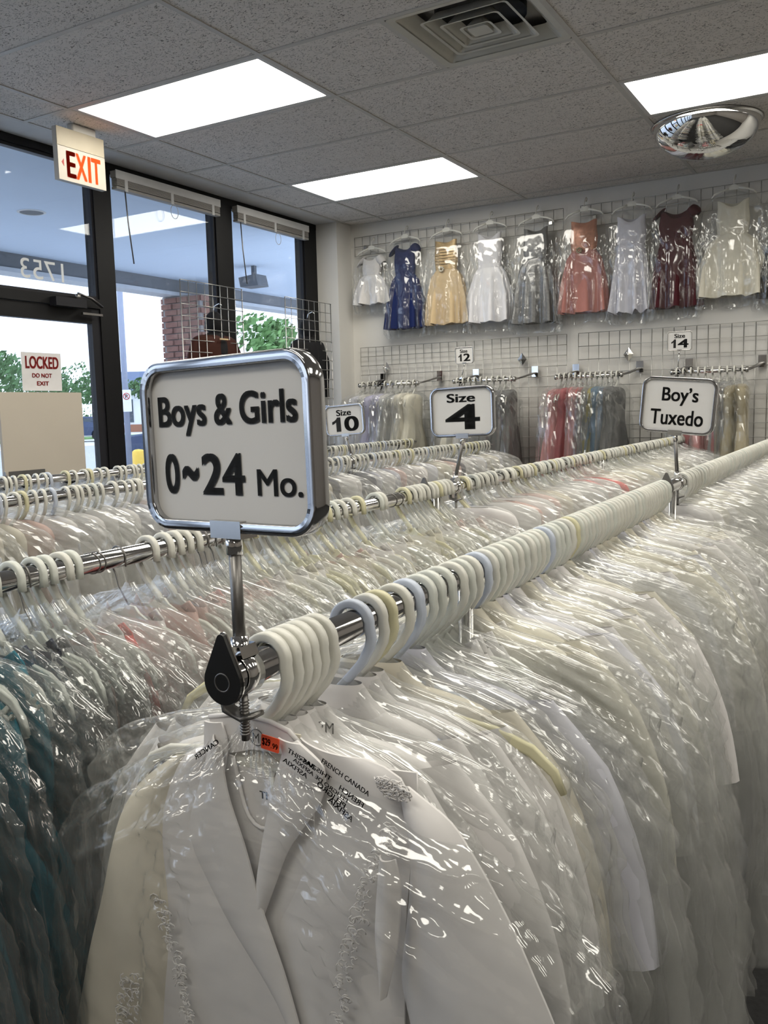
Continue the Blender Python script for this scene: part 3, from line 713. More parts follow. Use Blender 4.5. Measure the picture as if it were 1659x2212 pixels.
# ------------------------------------------------------------------ hangers (origin at the rod centre, hanging in the xz plane)
XC = -0.028
def hook_path(r=0.0225):
    p = [(-r-0.0005, 0, -0.016)]
    p += [(r*math.cos(a), 0, 0.0025+r*math.sin(a)) for a in [math.radians(190-200*i/14) for i in range(15)]]
    p += [(r+0.0015, 0, -0.014), (r-0.001, 0, -0.026), (0.010, 0, -0.045), (-0.006, 0, -0.062), (XC+0.006, 0, -0.078), (XC, 0, -0.090)]
    return p
def hanger_body(mb, span=0.15):
    k = span/0.15
    mb.prism([(XC-.010, -.082), (XC+.010, -.082), (XC+.020, -.092), (XC+.040, -.102), (XC+.034, -.122), (XC+.018, -.116), (XC-.018, -.116), (XC-.034, -.122), (XC-.040, -.102), (XC-.020, -.092)], -.0022, .0022)
    for s in (-1, 1):
        mb.ribbon([(XC+s*.034, 0, -.108), (XC+s*.075*k, 0, -.113), (XC+s*.105*k, 0, -.120), (XC+s*.130*k, 0, -.134), (XC+s*.146*k, 0, -.155), (XC+s*.153*k, 0, -.178)], [.012, .010, .013, .014, .011, .007], .005)
        mb.ribbon([(XC+s*.032, 0, -.120), (XC+s*.034, 0, -.142), (XC+s*.080*k, 0, -.150), (XC+s*.112*k, 0, -.150), (XC+s*.124*k, 0, -.140)], [.006, .008, .009, .008, .006], .004)
        mb.ribbon([(XC+s*.098*k, 0, -.120), (XC+s*.102*k, 0, -.136), (XC+s*.104*k, 0, -.150)], .009, .004)
        mb.ribbon([(XC+s*.112*k, 0, -.152), (XC+s*.122*k, 0, -.158), (XC+s*.128*k, 0, -.152)], .004, .004)
hook_me = MB().ribbon(hook_path(), .0100, .0085).mesh('hook', 'hanger_white')
b_ = MB(); hanger_body(b_); body_me = b_.mesh('shoulder_bar', 'hanger_white')
b_ = MB(); hanger_body(b_, .262); wide_body_me = b_.mesh('shoulder_bar', 'hanger_yellow')
b_ = MB(); b_.ribbon(hook_path(), .0100, .009); hanger_body(b_); far_hanger_me = b_.mesh('clothes_hanger', 'hanger_white')
wp = [(-.019, 0, -.014)]+[(.0195*math.cos(a), 0, .001+.0195*math.sin(a)) for a in [math.radians(190-210*i/14) for i in range(15)]]+[(.014, 0, -.022), (.008, 0, -.03), (.002, 0, -.05), (XC, 0, -.09)]
wire_me = MB().tube(wp, .0016, 7).mesh('hook', 'steel_dark')
def ordinal(n):
    return '%d%s' % (n, 'th' if 10 <= n % 100 <= 20 else {1: 'st', 2: 'nd', 3: 'rd'}.get(n % 10, 'th'))

# ------------------------------------------------------------------ garments
def loft(levels, rows, n, fold=0.0, nf=9, seed=0, fold_from=None, power=0.75, ragged=0.0):
    lv = np.array(levels, float)                 # z, half width, half depth, x centre
    t = np.linspace(0, 1, len(lv)); tt = np.linspace(0, 1, rows)
    def sm(c):
        v = np.interp(tt, t, lv[:, c]); k = np.array([.25, .5, .25])
        if rows > 10: v[1:-1] = np.convolve(v, k, 'same')[1:-1]
        return v
    z, a, b, x0 = (sm(c) for c in range(4))
    th = np.linspace(0, 2*np.pi, n, endpoint=False)
    R = np.random.RandomState(seed)
    ph = R.rand(4)*6.28
    c = np.sign(np.cos(th))*np.abs(np.cos(th))**power; s = np.sign(np.sin(th))*np.abs(np.sin(th))**power
    f0 = lv[0, 0] if fold_from is None else fold_from
    ramp = np.clip((f0-z)/max(1e-6, f0-z.min()), 0, 1)[:, None]
    wav = (np.cos(nf*th+ph[0])+0.6*np.cos((nf+4)*th+ph[1])+0.4*np.cos((2*nf+1)*th+ph[2]))[None]
    m = 1+fold*ramp*wav*0.12
    X = x0[:, None]+a[:, None]*c[None]*m; Y = b[:, None]*s[None]*(1+fold*ramp*wav*0.55)
    Z = z[:, None]+np.zeros_like(X)
    if ragged: Z += ragged*ramp**4*wav*0.3
    return np.stack([X, Y, Z], -1)

def sleeve(mb, s, x0, z0, x1, z1, r0=.045, r1=.038, d=.4, bend=.02):
    rows = []
    for i in range(9):
        t = i/8; cx = lerp(x0, x1, t)+s*bend*math.sin(math.pi*t); cz = lerp(z0, z1, t); r = lerp(r0, r1, t)*(0.55+0.45*min(1, t*4))
        dx, dz = x1-x0, z1-z0; L = math.hypot(dx, dz); nx, nz = -dz/L, dx/L
        rows.append([(cx+nx*r*math.cos(a), d*r*math.sin(a)*(1+.2*math.cos(3*a+i)), cz+nz*r*math.cos(a)) for a in [2*math.pi*k/14 for k in range(14)]])
    mb.grid(rows, wrap=True)

GM = {}
def garment_meshes():
    for v in range(3):
        k = (0.92, 1.0, 1.12)[v]
        m = MB(); m.grid(loft([(-.112, .070*k, .010, XC), (-.14, .085*k, .014, XC), (-.19, .105*k, .016, XC), (-.26, .110*k, .016, XC), (-.34, .095*k, .015, XC)], 12, 24, .3, 7, v), wrap=True)
        for s in (-1, 1): m.ribbon([(XC+s*.05*k, .006, -.108), (XC+s*.055*k, 0, -.100), (XC+s*.06*k, -.006, -.112), (XC+s*.065*k, -.012, -.15)], .016, .002)
        GM['bodice', v] = m.mesh('bodice', 'c_white')
        GM['skirt', v] = MB().grid(loft([(-.335, .095*k, .015, XC), (-.40, .135*k, .018, XC), (-.55, .18*k, .020, XC), (-.74, .215*k, .022, XC)], 16, 44, 1.0, 9, v, ragged=.01), wrap=True).mesh('skirt', 'c_white')
        m = MB(); m.grid(loft([(-.096, .035, .008, XC), (-.103, .085*k, .014, XC), (-.118, .135*k, .018, XC), (-.15, .152*k, .019, XC), (-.30, .150*k, .019, XC), (-.50, .160*k, .019, XC)], 20, 30, .4, 6, v), wrap=True)
        GM['jacket_body', v] = m.mesh('jacket_body', 'c_white')
        GM['collar', v] = MB().grid(loft([(-.070, .036, .013, XC), (-.076, .040, .0155, XC), (-.090, .050, .0165, XC), (-.106, .072, .0165, XC)], 8, 26, .1, 5, v, power=.8), wrap=True).mesh('collar', 'c_white')
        for s, nm in ((-1, 'sl'), (1, 'sr')):
            m = MB(); sleeve(m, s, XC+s*.138*k, -.122, XC+s*.225*k, -.44); GM['sleeve', v, s] = m.mesh('sleeve', 'c_white')
        # whole-garment meshes for the far runs
        m = MB(); m.grid(loft([(-.104, .045, .010, XC), (-.118, .11*k, .016, XC), (-.15, .135*k, .018, XC), (-.26, .115*k, .017, XC), (-.34, .10*k, .016, XC), (-.45, .16*k, .02, XC), (-.72, .21*k, .022, XC)], 14, 26, .8, 8, v), wrap=True)
        GM['far', v] = m.mesh('garment', 'c_white')
garment_meshes()

def bag_mesh(seed, rows, n, k=1.0, hem=-.82, amp=.011, m='film', name='plastic_bag', lv=None, x0=XC, smooth=True, fine=0.0, ridges=()):
    lv = lv or [(-.052, .008, .006, x0), (-.066, .020, .009, x0), (-.082, .055*k, .012, x0), (-.098, .120*k, .016, x0), (-.120, .175*k, .018, x0), (-.155, .215*k, .019, x0), (-.25, .250*k, .019, x0), (-.45, .275*k, .020, x0), (hem, .285*k, .020, x0)]
    P = loft(lv, rows, n, .5, 11, seed, -.05, .7, ragged=.02)
    z = P[..., 2]; th = np.linspace(0, 2*np.pi, n, endpoint=False)[None]+np.zeros_like(z)
    u = P[..., 0]*2.2+np.where(np.sin(th) > 0, 3.7, 0)*1.0; w = z*1.6
    h = crumple(u, w, seed)
    # pleats that radiate from the neck and diagonal pull lines
    R = np.random.RandomState(seed+5)
    ang = np.arctan2(P[..., 0]-x0, -(z+.05)); ple = np.abs(((ang*9+R.rand())+.7*vnoise(ang*4, z*6, seed)) % 1.0-.5)*2-.5
    ramp = np.clip((-.06-z)/.12, 0, 1)
    d = amp*ramp*(1.5*h+.7*ple*np.exp((z+.1)*4))
    if fine:                                    # patches of small hard creases
        mk = np.clip(vnoise(P[..., 0]*11+seed, z*8, seed+31)*2.2-.75, 0, 1)
        d = d+fine*ramp*mk*crumple(u*1.0+z*.6, w*1.4, seed+400, 7, 12.0)
    front = np.sin(th) < 0.15
    for (xa, za, xb, zb, hgt, wd) in ridges:    # long pulled folds on the front sheet
        dx, dz = xb-xa, zb-za; L2 = dx*dx+dz*dz
        tt = np.clip(((P[..., 0]-xa)*dx+(z-za)*dz)/L2, 0, 1)
        ds = np.hypot(P[..., 0]-xa-tt*dx, z-za-tt*dz)+.004*(vnoise(tt*9+xa*40, z*3, seed+7)-.5)
        d = d+np.where(front, hgt*np.exp(-(ds/wd)**2)*np.sin(np.pi*np.clip(tt, .02, .98))**.5, 0)
    sgn = np.sin(th)
    P[..., 1] += d*np.sign(sgn)*np.abs(sgn)**.3
    P[..., 0] += 1.3*d*np.cos(th)+amp*1.6*ramp*(vnoise(z*9, z*0+seed, seed+3)-.5)*np.sign(np.cos(th))*np.abs(np.cos(th))**2
    return MB().grid(P, wrap=True, smooth=smooth).mesh(name, m)
BAGS = {'near': [bag_mesh(100+i, 190, 180, 1.0+.08*(i % 3), m='film', amp=.012, fine=.009) for i in range(5)],
        'far': [bag_mesh(200+i, 36, 40, 1.0+.08*(i % 3), amp=.013, m='film_far', smooth=False) for i in range(4)]}

GCOUNT = {'n': 0}
def hang(p, yaw, flip, kind, color, label_h, label_g, grp, near, hcol='hanger_white', wire=False, sx=1.0, rnd=RND, tilt=0.0, bag=True, dz=0.0, color2=None, zs=1.0, sy=1.0, bagm=None, wide=False):
    """one hanger and the bagged garment on it; flip turns the hook's open side the other way"""
    rz = yaw+(math.pi if flip else 0)+tilt
    ry = rnd.uniform(-.05, .05)
    if near:
        h = empty('clothes_hanger', p, (0, ry, rz), label=label_h, cat='hanger', group='hangers '+grp)
        link('hook', wire_me if wire else hook_me, h, m=None if wire else hcol)
        link('shoulder_bar', wide_body_me if wide else body_me, h, m=hcol)
    else:
        h = link('clothes_hanger', far_hanger_me, None, loc=p, rot=(0, ry, rz), label=label_h, cat='hanger', group='hangers '+grp, m=hcol)
    v = rnd.randrange(3)
    nm = {'jacket': 'bagged_jacket', 'dress': 'bagged_dress', 'far': 'bagged_garment'}[kind]
    g = empty(nm, (p[0], p[1], p[2]+dz), (0, ry*.6, rz+rnd.uniform(-.05, .05)), label=label_g, cat={'jacket': 'jacket', 'dress': 'dress', 'far': 'garment'}[kind], group='bagged clothes '+grp)
    g.scale = (sx, sy, zs)
    c2 = color2 or color
    if kind == 'dress':
        link('bodice', GM['bodice', v], g, m=color); link('skirt', GM['skirt', v], g, m=c2)
    elif kind == 'jacket':
        link('jacket_body', GM['jacket_body', v], g, m=color); link('collar', GM['collar', v], g, m=color)
        for s in (-1, 1): link('sleeve', GM['sleeve', v, s], g, m=color)
    else: link('garment', GM['far', v], g, m=color)
    if bag:
        bs = BAGS['near' if near else 'far']
        link('plastic_bag', bs[rnd.randrange(len(bs))], g, m=bagm)
    return h, g

CNAME = {'c_white': 'white', 'c_cool': 'cool white', 'c_ivory': 'ivory', 'c_cream': 'cream', 'c_blush': 'blush pink', 'c_pink': 'pink', 'c_coral': 'coral red', 'c_rose': 'dusky rose', 'c_grey': 'dark grey',
         'c_silver': 'grey', 'c_navy': 'navy', 'c_teal': 'teal', 'c_black': 'black', 'c_blue': 'slate blue', 'c_lavender': 'lavender', 'c_champagne': 'champagne', 'printed_navy': 'navy printed', 'c_yellow': 'yellow', 'c_red': 'red', 'satin_white': 'satin white'}
HN = {'hanger_white': 'white', 'hanger_clear': 'off-white', 'hanger_blue': 'pale blue', 'hanger_yellow': 'yellowed', 'hanger_black': 'black'}

# ---- nearest rail
ys1 = [-2.519, -2.503, -2.486, -2.469, -2.452, -2.435, -2.357, -2.322, -2.300, -2.258, -2.224, -2.190, -2.160, -2.128]
y = -2.09
while y < -0.66:
    ys1.append(y); y += RND.uniform(.020, .036)
y = -0.37
while y < 2.75:
    ys1.append(y); y += RND.uniform(.048, .066)
hc = {6: 'hanger_blue', 8: 'hanger_yellow', 10: 'hanger_blue', 12: 'hanger_clear', 17: 'hanger_blue', 25: 'hanger_clear', 28: 'hanger_blue', 33: 'hanger_yellow'}
for i, y in enumerate(ys1):
    if i == 0: continue                          # the front jacket has a builder of its own
    near = y < -0.6
    col = 'c_white' if i < 9 else RND.choice(['c_white', 'c_ivory', 'c_white', 'c_cool', 'c_cream', 'c_ivory'])
    hcol = hc.get(i, RND.choice(['hanger_white', 'hanger_white', 'hanger_clear'] if i > 8 else ['hanger_white']))
    kind = 'jacket' if i < 10 else ('far' if not near else RND.choice(['jacket', 'jacket', 'dress']))
    if near:
        lh = '%s plastic hanger, %s from the black end cap on the nearest rail' % (HN[hcol], ordinal(i+1))
        lg = '%s %s in clear plastic, %s from the end cap of the nearest rail' % (CNAME[col], kind, ordinal(i+1))
    else:
        nf_ = sum(1 for q in ys1[:i] if q > -.6)+1
        lh = '%s plastic hanger, %s past the Boy\u2019s Tuxedo sign on the nearest rail' % (HN[hcol], ordinal(nf_))
        lg = '%s bagged garment, %s past the Boy\u2019s Tuxedo sign on the nearest rail' % (CNAME[col], ordinal(nf_))
    sx = 0.95 if i < 5 else (1.0+min(.30, i*.016)+RND.uniform(-.10, .12)+(.15 if kind == 'dress' else 0) if near else RND.uniform(1.1, 1.35))
    t_ = RND.uniform(-.08, .08)
    hang(tuple(R1.at(y)), R1.yaw, False, kind, col, lh, lg, 'on the nearest rail' if near else 'on the far half of the nearest rail', near, hcol, sx=sx, tilt=t_, bag=(i in (2, 4, 5) or 6 <= i < 14 or (i % 2 == 0)), dz=0.0 if i < 14 else .014 if near else .03, wide=(i == 8))

# ---- second rail
ys2 = [-2.74, -2.70, -2.66, -2.615, -2.575, -2.53, -2.495, -2.46, -2.42, -2.385, -2.345, -2.325, -2.305, -2.285, -2.255, -2.235, -2.13, -2.06, -2.02, -1.993, -1.97, -1.945, -1.915, -1.895, -1.875]
y = -1.84
while y < -1.3: ys2.append(y); y += RND.uniform(.028, .045)
ys2 += [-1.245, -1.225]
y = -1.09
while y < -0.80: ys2.append(y); y += RND.uniform(.022, .034)
y = -0.70
while y < 2.85: ys2.append(y); y += RND.uniform(.066, .088)
near_cols = ['c_teal', 'c_navy', 'c_black', 'c_teal', 'printed_navy', 'c_teal', 'c_teal', 'c_teal', 'c_teal', 'c_navy', 'printed_navy', 'c_silver', 'c_white', 'c_blush', 'c_white', 'c_coral', 'c_white', 'c_blush', 'c_blush', 'c_blush', 'c_pink', 'c_white', 'c_blush', 'c_white', 'c_blush']
for i, y in enumerate(ys2):
    near = y < -0.72
    col = near_cols[i] if i < len(near_cols) else RND.choice(['c_white', 'c_ivory', 'c_white', 'c_cream', 'c_white', 'c_blush'] if y < 0.3 else ['c_white', 'c_cream', 'c_ivory', 'c_white', 'c_coral'] if RND.random() < .3 else ['c_white', 'c_ivory'])
    hcol = RND.choice(['hanger_white', 'hanger_clear', 'hanger_white', 'hanger_yellow'] if i > 24 else ['hanger_white', 'hanger_clear'])
    wire = i in (11, 16, 22, 23, 24, 33)
    if near:
        hcn = 'clear' if wire else HN[hcol]
        lh = '%s hanger%s, %s from the near end of the second rail' % (HN[hcol], ' with a steel hook' if wire else '', ordinal(i+1))
        lg = '%s dress in clear plastic, %s from the near end of the second rail' % (CNAME[col], ordinal(i+1))
    else:
        nf_ = sum(1 for q in ys2[:i] if q > -.72)+1
        lh = '%s plastic hanger, %s past the Size 4 sign on the second rail' % (HN[hcol], ordinal(nf_))
        lg = '%s bagged garment, %s past the Size 4 sign on the second rail' % (CNAME[col], ordinal(nf_))
    hang(tuple(R2.at(y)), R2.yaw, True, 'dress' if near else 'far', col, lh, lg, 'on the second rail' if near else 'past the Size 4 sign', near, hcol, wire, RND.uniform(.95, 1.2) if near else RND.uniform(1.05, 1.35), tilt=RND.uniform(-.12, .12), bag=(i < 26 or i % 2 == 0), dz=.012 if near else .034, bagm='film_front_clear' if i < 13 else None)

# ---- third and farthest rails
for rail, nm, y0, y1, st in ((R3, 'third', -1.75, 2.33, .098), (R4, 'farthest', -1.35, 2.74, .105)):
    y = y0; c = 0
    while y < y1:
        col = RND.choice(['c_white', 'c_ivory', 'c_white', 'c_cream', 'c_white', 'c_blush', 'c_white', 'c_cool', 'c_navy' if nm == 'third' else 'c_white'])
        c += 1
        if nm == 'third' and c in (13, 15, 17): col = ('c_navy', 'c_black', 'c_navy')[(c-13)//2]
        hcol = RND.choice(['hanger_white', 'hanger_white', 'hanger_yellow', 'hanger_clear', 'hanger_blue'])
        hang(tuple(rail.at(y)), rail.yaw, False, 'far', col, '%s plastic hanger, %s from the near end of the %s rail' % (HN[hcol], ordinal(c), nm), '%s bagged garment, %s from the near end of the %s rail' % (CNAME[col], ordinal(c), nm), 'on the %s rail' % nm, False, hcol, sx=RND.uniform(1.1, 1.4), tilt=RND.uniform(-.1, .1), bag=(c % 2 == 0 or y < 0), dz=.044)
        y += st*RND.uniform(.75, 1.25)
# hangers past the first three hundred, filling the far runs
st = MB()
for rail, y0, y1, stp in ((R1, -.34, 2.75, .052), (R2, -.68, 2.85, .05), (R3, -1.7, 2.33, .055), (R4, -1.3, 2.74, .06)):
    y = y0
    while y < y1:
        p = rail.at(y); a = RND.uniform(-.25, .25); sg = -1 if rail is R2 else 1
        if abs(y+.44) > .04 and abs(y+.75) > .04:
            st.ribbon([(p.x+sg*(q[0]*math.cos(a)), p.y+q[0]*math.sin(a), p.z+q[2]) for q in hook_path()[::2]], .0085, .008)
        y += stp*RND.uniform(.5, 1.3)
st.build('packed_hangers', 'hanger_white', label='remaining white hanger hooks packed along the far runs of the rails', cat='hangers', kind='stuff')

# ------------------------------------------------------------------ the front jacket (hangs first on the nearest rail)
def resample(pts, n):
    p = np.array(pts, float); d = np.r_[0, np.cumsum(np.hypot(*np.diff(p, axis=0).T))]
    t = np.linspace(0, d[-1], n)
    q = np.stack([np.interp(t, d, p[:, 0]), np.interp(t, d, p[:, 1])], 1)
    for _ in range(2): q[1:-1] = (q[:-2]+2*q[1:-1]+q[2:])/4
    return q
def patch(left, right, y0, bulge=0.0, rows=26, cols=14, th=0.0025, wave=0.0, seed=1, side=0.0, taper=0.0):
    L = resample(left, rows); R = resample(right, rows); s = np.linspace(0, 1, cols)[None, :, None]
    P = L[:, None]*(1-s)+R[:, None]*s
    ss = np.linspace(0, 1, cols)[None]+np.zeros((rows, 1))
    y = y0-bulge*np.sin(np.pi*ss)**.8+side*(ss-.5)
    if taper: y = y0+(y-y0)*np.clip(np.linspace(0, 1, rows)/taper, 0, 1)[:, None]**.6
    if wave: y = y+wave*(vnoise(P[..., 0]*14+seed, P[..., 1]*9, seed)-.5)*2
    F = np.stack([P[..., 0], y, P[..., 1]], -1); Bk = F.copy(); Bk[..., 1] += th
    mb = MB(); mb.grid(F); mb.grid(Bk[:, ::-1])
    edge = np.concatenate([F[0], F[1:, -1], F[-1, ::-1][1:], F[::-1, 0][1:]]); e2 = edge.copy(); e2[:, 1] += th
    mb.grid(np.stack([e2, edge]))
    return mb
fj_p = Vector((3.154, -2.5135, 1.164))
hj = empty('clothes_hanger', R1.at(-2.519), (0, 0.03, R1.yaw), label='white plastic hanger nearest the black end cap on the nearest rail', cat='hanger', group='hangers on the nearest rail')
link('hook', hook_me, hj); link('shoulder_bar', body_me, hj)
fj = empty('bagged_jacket', fj_p, label='white jacket with wide lapels facing the camera under clear plastic', cat='jacket', group='bagged clothes on the nearest rail')
patch([(-.10, -.105), (-.16, -.135), (-.195, -.19), (-.20, -.30), (-.20, -.45), (-.21, -.62)], [(-.086, -.092), (-.098, -.15), (-.078, -.22), (-.03, -.30), (.03, -.42), (.05, -.62)], -.013, .010, wave=.003, seed=3).build('front_panel', 'c_white', fj)
patch([(.012, -.083), (.02, -.15), (-.005, -.22), (-.035, -.29), (-.01, -.42), (.01, -.62)], [(.085, -.091), (.137, -.098), (.138, -.16), (.128, -.24), (.122, -.36), (.135, -.62)], -.009, .011, wave=.004, seed=4).build('front_panel', 'c_white', fj)
patch([(-.195, -.14), (-.20, -.3), (-.20, -.62)], [(.137, -.098), (.14, -.3), (.14, -.62)], .004, -.004, wave=.002).build('back_panel', 'c_white', fj)
U = [(-.068, -.115), (-.061, -.146), (-.053, -.176), (-.034, -.188), (-.016, -.178), (-.006, -.15), (.003, -.108)]
MB().prism(U+[(.03, -.12), (.03, -.2), (-.02, -.36), (-.07, -.26), (-.10, -.16), (-.09, -.11)], -.0135, -.011).build('vest', 'c_white', fj)
MB().tube([(x, -.0145, z) for x, z in resample(U, 18)], .0022, 6).build('neck_binding', 'c_white', fj)
MB().prism([(-.090, -.085), (.012, -.08), (.01, -.19), (-.07, -.19)], -.006, -.004).build('lining', 'c_cream', fj)
MB().prism([(-.050, -.140), (-.018, -.137), (-.020, -.160), (-.052, -.163)], -.0078, -.0062).build('brand_label', 'c_white', fj)
link('lettering', text_mesh([('TI', -.040, -.030, -.155, -.147, .03)]), fj, loc=(0, -.008, 0))
lp_l = patch([(-.086, -.090), (-.11, -.151), (-.133, -.209), (-.079, -.294), (-.018, -.362), (.030, -.45)], [(-.074, -.100), (-.070, -.149), (-.048, -.201), (-.032, -.26), (-.004, -.326), (.034, -.45)], -.0245, .005, side=-.004)
lp_l.build('lapel', 'c_white', fj)
patch([(.006, -.086), (-.012, -.137), (-.026, -.19), (-.036, -.235), (-.041, -.285)], [(.019, -.079), (.054, -.10), (.047, -.135), (.002, -.196), (-.037, -.288)], -.0235, .004, side=.003).build('lapel', 'c_white', fj)
MB().prism([(-.099, -.077), (-.072, -.0705), (-.047, -.068), (-.02, -.0695), (.003, -.075), (.016, -.086), (.002, -.100), (-.042, -.102), (-.094, -.118)], -.0135, -.0105).build('collar_stand', 'c_white', fj)
MB().tube([(x, -.0125, z) for x, z in ((-.099, -.077), (-.072, -.0705), (-.047, -.068), (-.02, -.0695), (.003, -.075), (.016, -.086))], .0026, 8).build('collar_edge', 'c_white', fj)
patch([(-.101, -.080), (-.104, -.118), (-.096, -.150)], [(-.078, -.078), (-.070, -.10), (-.080, -.140)], -.019, .003, 10, 6).build('collar_leaf', 'c_white', fj)
patch([(.000, -.078), (.004, -.09), (.012, -.112)], [(.026, -.080), (.056, -.098), (.044, -.122)], -.0265, .003, 10, 6).build('collar_leaf', 'c_white', fj)
patch([(.126, -.108), (.136, -.17), (.128, -.236), (.119, -.297), (.135, -.37), (.15, -.405)], [(.136, -.106), (.180, -.130), (.209, -.172), (.242, -.227), (.268, -.281), (.276, -.302)], -.010, .026, wave=.006, seed=6, taper=.35).build('sleeve', 'c_white', fj)
patch([(-.150, -.128), (-.205, -.165), (-.240, -.21), (-.268, -.282), (-.311, -.403), (-.357, -.534)], [(-.135, -.125), (-.150, -.16), (-.160, -.23), (-.163, -.31), (-.178, -.40), (-.20, -.55)], -.010, .022, wave=.006, seed=7, taper=.35).build('sleeve', 'c_cream', fj)
patch([(.118, -.165), (.113, -.21), (.110, -.25), (.117, -.300)], [(.134, -.165), (.140, -.19), (.134, -.25), (.121, -.303)], -.036, .008, 16, 8).build('pleat', 'c_white', fj)
def lace(pts, name='lace_trim', seed=1, width=.016):
    R = random.Random(seed); q = resample(pts, 34); mb = MB()
    for i in range(len(q)-1):
        for k in range(3):
            x = q[i, 0]+R.uniform(-.5, .5)*width; z = q[i, 1]+R.uniform(-.004, .004); a0 = R.uniform(0, 6.28); r = R.uniform(.0022, .0052)
            mb.tube([(x+r*math.cos(a0+t), -.001*t, z+r*math.sin(a0+t)*.8) for t in (0, 1.1, 2.2, 3.3, 4.4)], .0007, 4)
    return mb
lace([(.128, -.141), (.103, -.194), (.085, -.248), (.067, -.304), (.06, -.36)]).build('lace_trim', 'c_white', fj, loc=(0, -.025, 0), kind='stuff')
lace([(-.172, -.29), (-.155, -.34), (-.14, -.40), (-.13, -.47)], seed=4).build('lace_trim', 'c_white', fj, loc=(0, -.026, 0), kind='stuff')
lace([(-.21, -.39), (-.225, -.45), (-.235, -.52)], seed=5, width=.03).build('lace_trim', 'c_white', fj, loc=(0, -.036, 0), kind='stuff')
lace([(.125, -.098), (.133, -.108)], seed=6, width=.024).build('lace_trim', 'c_white', fj, loc=(0, -.026, 0), kind='stuff')
tg = MB().prism(rrect(.0215, .0145, .001, 2), -.0008, 0).build('price_sticker', 'sticker', fj, loc=(-.004, -.033, -.082), rot=(0, .09, 0))
link('lettering', text_mesh([('$29', -.0095, .0005, -.004, .0045, .02), ('.', .0012, .0022, -.004, -.003, 0), ('99', .003, .0095, -.004, .0015, .015)], depth=.001), tg)
link('size_mark', text_mesh([('M', -.040, -.032, -.093, -.083, 0)]), fj, loc=(0, -.0148, 0))
MB().tube([(-.036+.0085*math.cos(a), -.0145, -.088+.0085*math.sin(a)) for a in [2*math.pi*i/20 for i in range(20)]], .0004, 4, closed=True).build('size_ring', 'ink', fj)
xb = -.045
flv = [(-.072, .007, .006, xb), (-.086, .016, .010, xb), (-.104, .050, .022, xb+.002), (-.122, .130, .034, xb+.02), (-.150, .205, .044, xb+.035), (-.190, .275, .050, xb+.045), (-.25, .325, .052, xb+.05), (-.36, .335, .052, xb+.045), (-.50, .34, .050, xb+.02), (-.70, .33, .044, xb)]
RR = random.Random(5)
RIDGES = [(-.03, -.13, .24, -.20, .006, .004), (-.03, -.14, .22, -.26, .006, .0045), (.0, -.15, .12, -.40, .006, .004), (-.02, -.12, -.27, -.26, .009, .006), (-.04, -.11, -.22, -.18, .006, .004), (-.05, -.12, -.11, -.42, .006, .004), (-.03, -.15, -.02, -.48, .006, .003), (.01, -.13, .26, -.17, .007, .004), (.0, -.16, .18, -.33, .005, .0035), (-.03, -.12, -.20, -.36, .005, .004)]
RIDGES += [(-.02+RR.uniform(-.02, .02), -.16, RR.uniform(-.05, .2), RR.uniform(-.25, -.36), .004, .0025) for _ in range(12)]
fb = link('plastic_bag', bag_mesh(777, 260, 250, amp=.011, fine=.0055, ridges=RIDGES, m='film_front', lv=flv, x0=xb), fj, loc=(0, -.012, 0))
for st_, x, z, rot_, wd, ht, mir in (('CANCER', -.088, -.098, -.62, .040, .0052, True), ('THIS BAG', .030, -.086, .38, .034, .005, False), ('ASFIXIA', .022, -.096, .42, .030, .005, True), ('PELIGRO DE ASFIXIA', .050, -.102, .45, .066, .0042, True),
                                   ('FRENCH CANADA', .078, -.094, .42, .055, .0052, False), ('PELIGRO', .062, -.114, .50, .034, .0055, True), ('ASFIXIA', .072, -.126, .55, .030, .006, True), ('THIS BAG', .046, -.092, .40, .036, .0045, True), ('FRENCH', .084, -.111, .46, .028, .0055, True)):
    link('warning_print', text_mesh([(st_, -wd/2, wd/2, -ht/2, ht/2, .02)], mirror=mir), fb, loc=(x+.01, -.030, z), rot=(0, rot_, 0))
t12 = link('size_mark', text_mesh([('12M', -.008, .012, -.006, .006, .013)]), bpy.data.objects.get('bagged_jacket.004'), loc=(.012, -.0185, -.088), rot=(0, .05, 0))

# ------------------------------------------------------------------ window grids and the two display forms
def grid_panel(name, o, axis, L, z0, z1, dx, dz, m='grid_steel', r=.0026):
    mb = MB(); n = round(L/dx)
    for i in range(n+1):
        u = L*i/n; mb.tube([(u, 0, z0), (u, 0, z1)] if axis == 'x' else [(0, u, z0), (0, u, z1)], r, 6)
    k = round((z1-z0)/dz)
    for i in range(k+1):
        z = z1-(z1-z0)*i/k; mb.tube([(0, -r*1.6, z), (L, -r*1.6, z)] if axis == 'x' else [(r*1.6, 0, z), (r*1.6, L, z)], r, 6)
    return mb.build(name, m, o)
for y0, lab in ((1.068, 'chrome wire grid panel before the middle window, holding the brown jacket'), (2.185, 'chrome wire grid panel beside the corner pillar, holding the black jacket')):
    g = empty('display_grid', (-0.30, y0, 0), label=lab, cat='grid panel', group='window grid panels')
    grid_panel('wire_mesh', g, 'y', .615, .08, 2.262, .0769, .0752)
    for yy in (0.0, .615): MB().tube([(0, yy, 0.0), (0, yy, 2.262)], .0038, 8).build('edge_rod', 'grid_steel', g)
    for yy in (.08, .535): MB().box((-.2, yy-.015, 0), (.2, yy+.015, .02)).build('foot', 'frame_black', g)
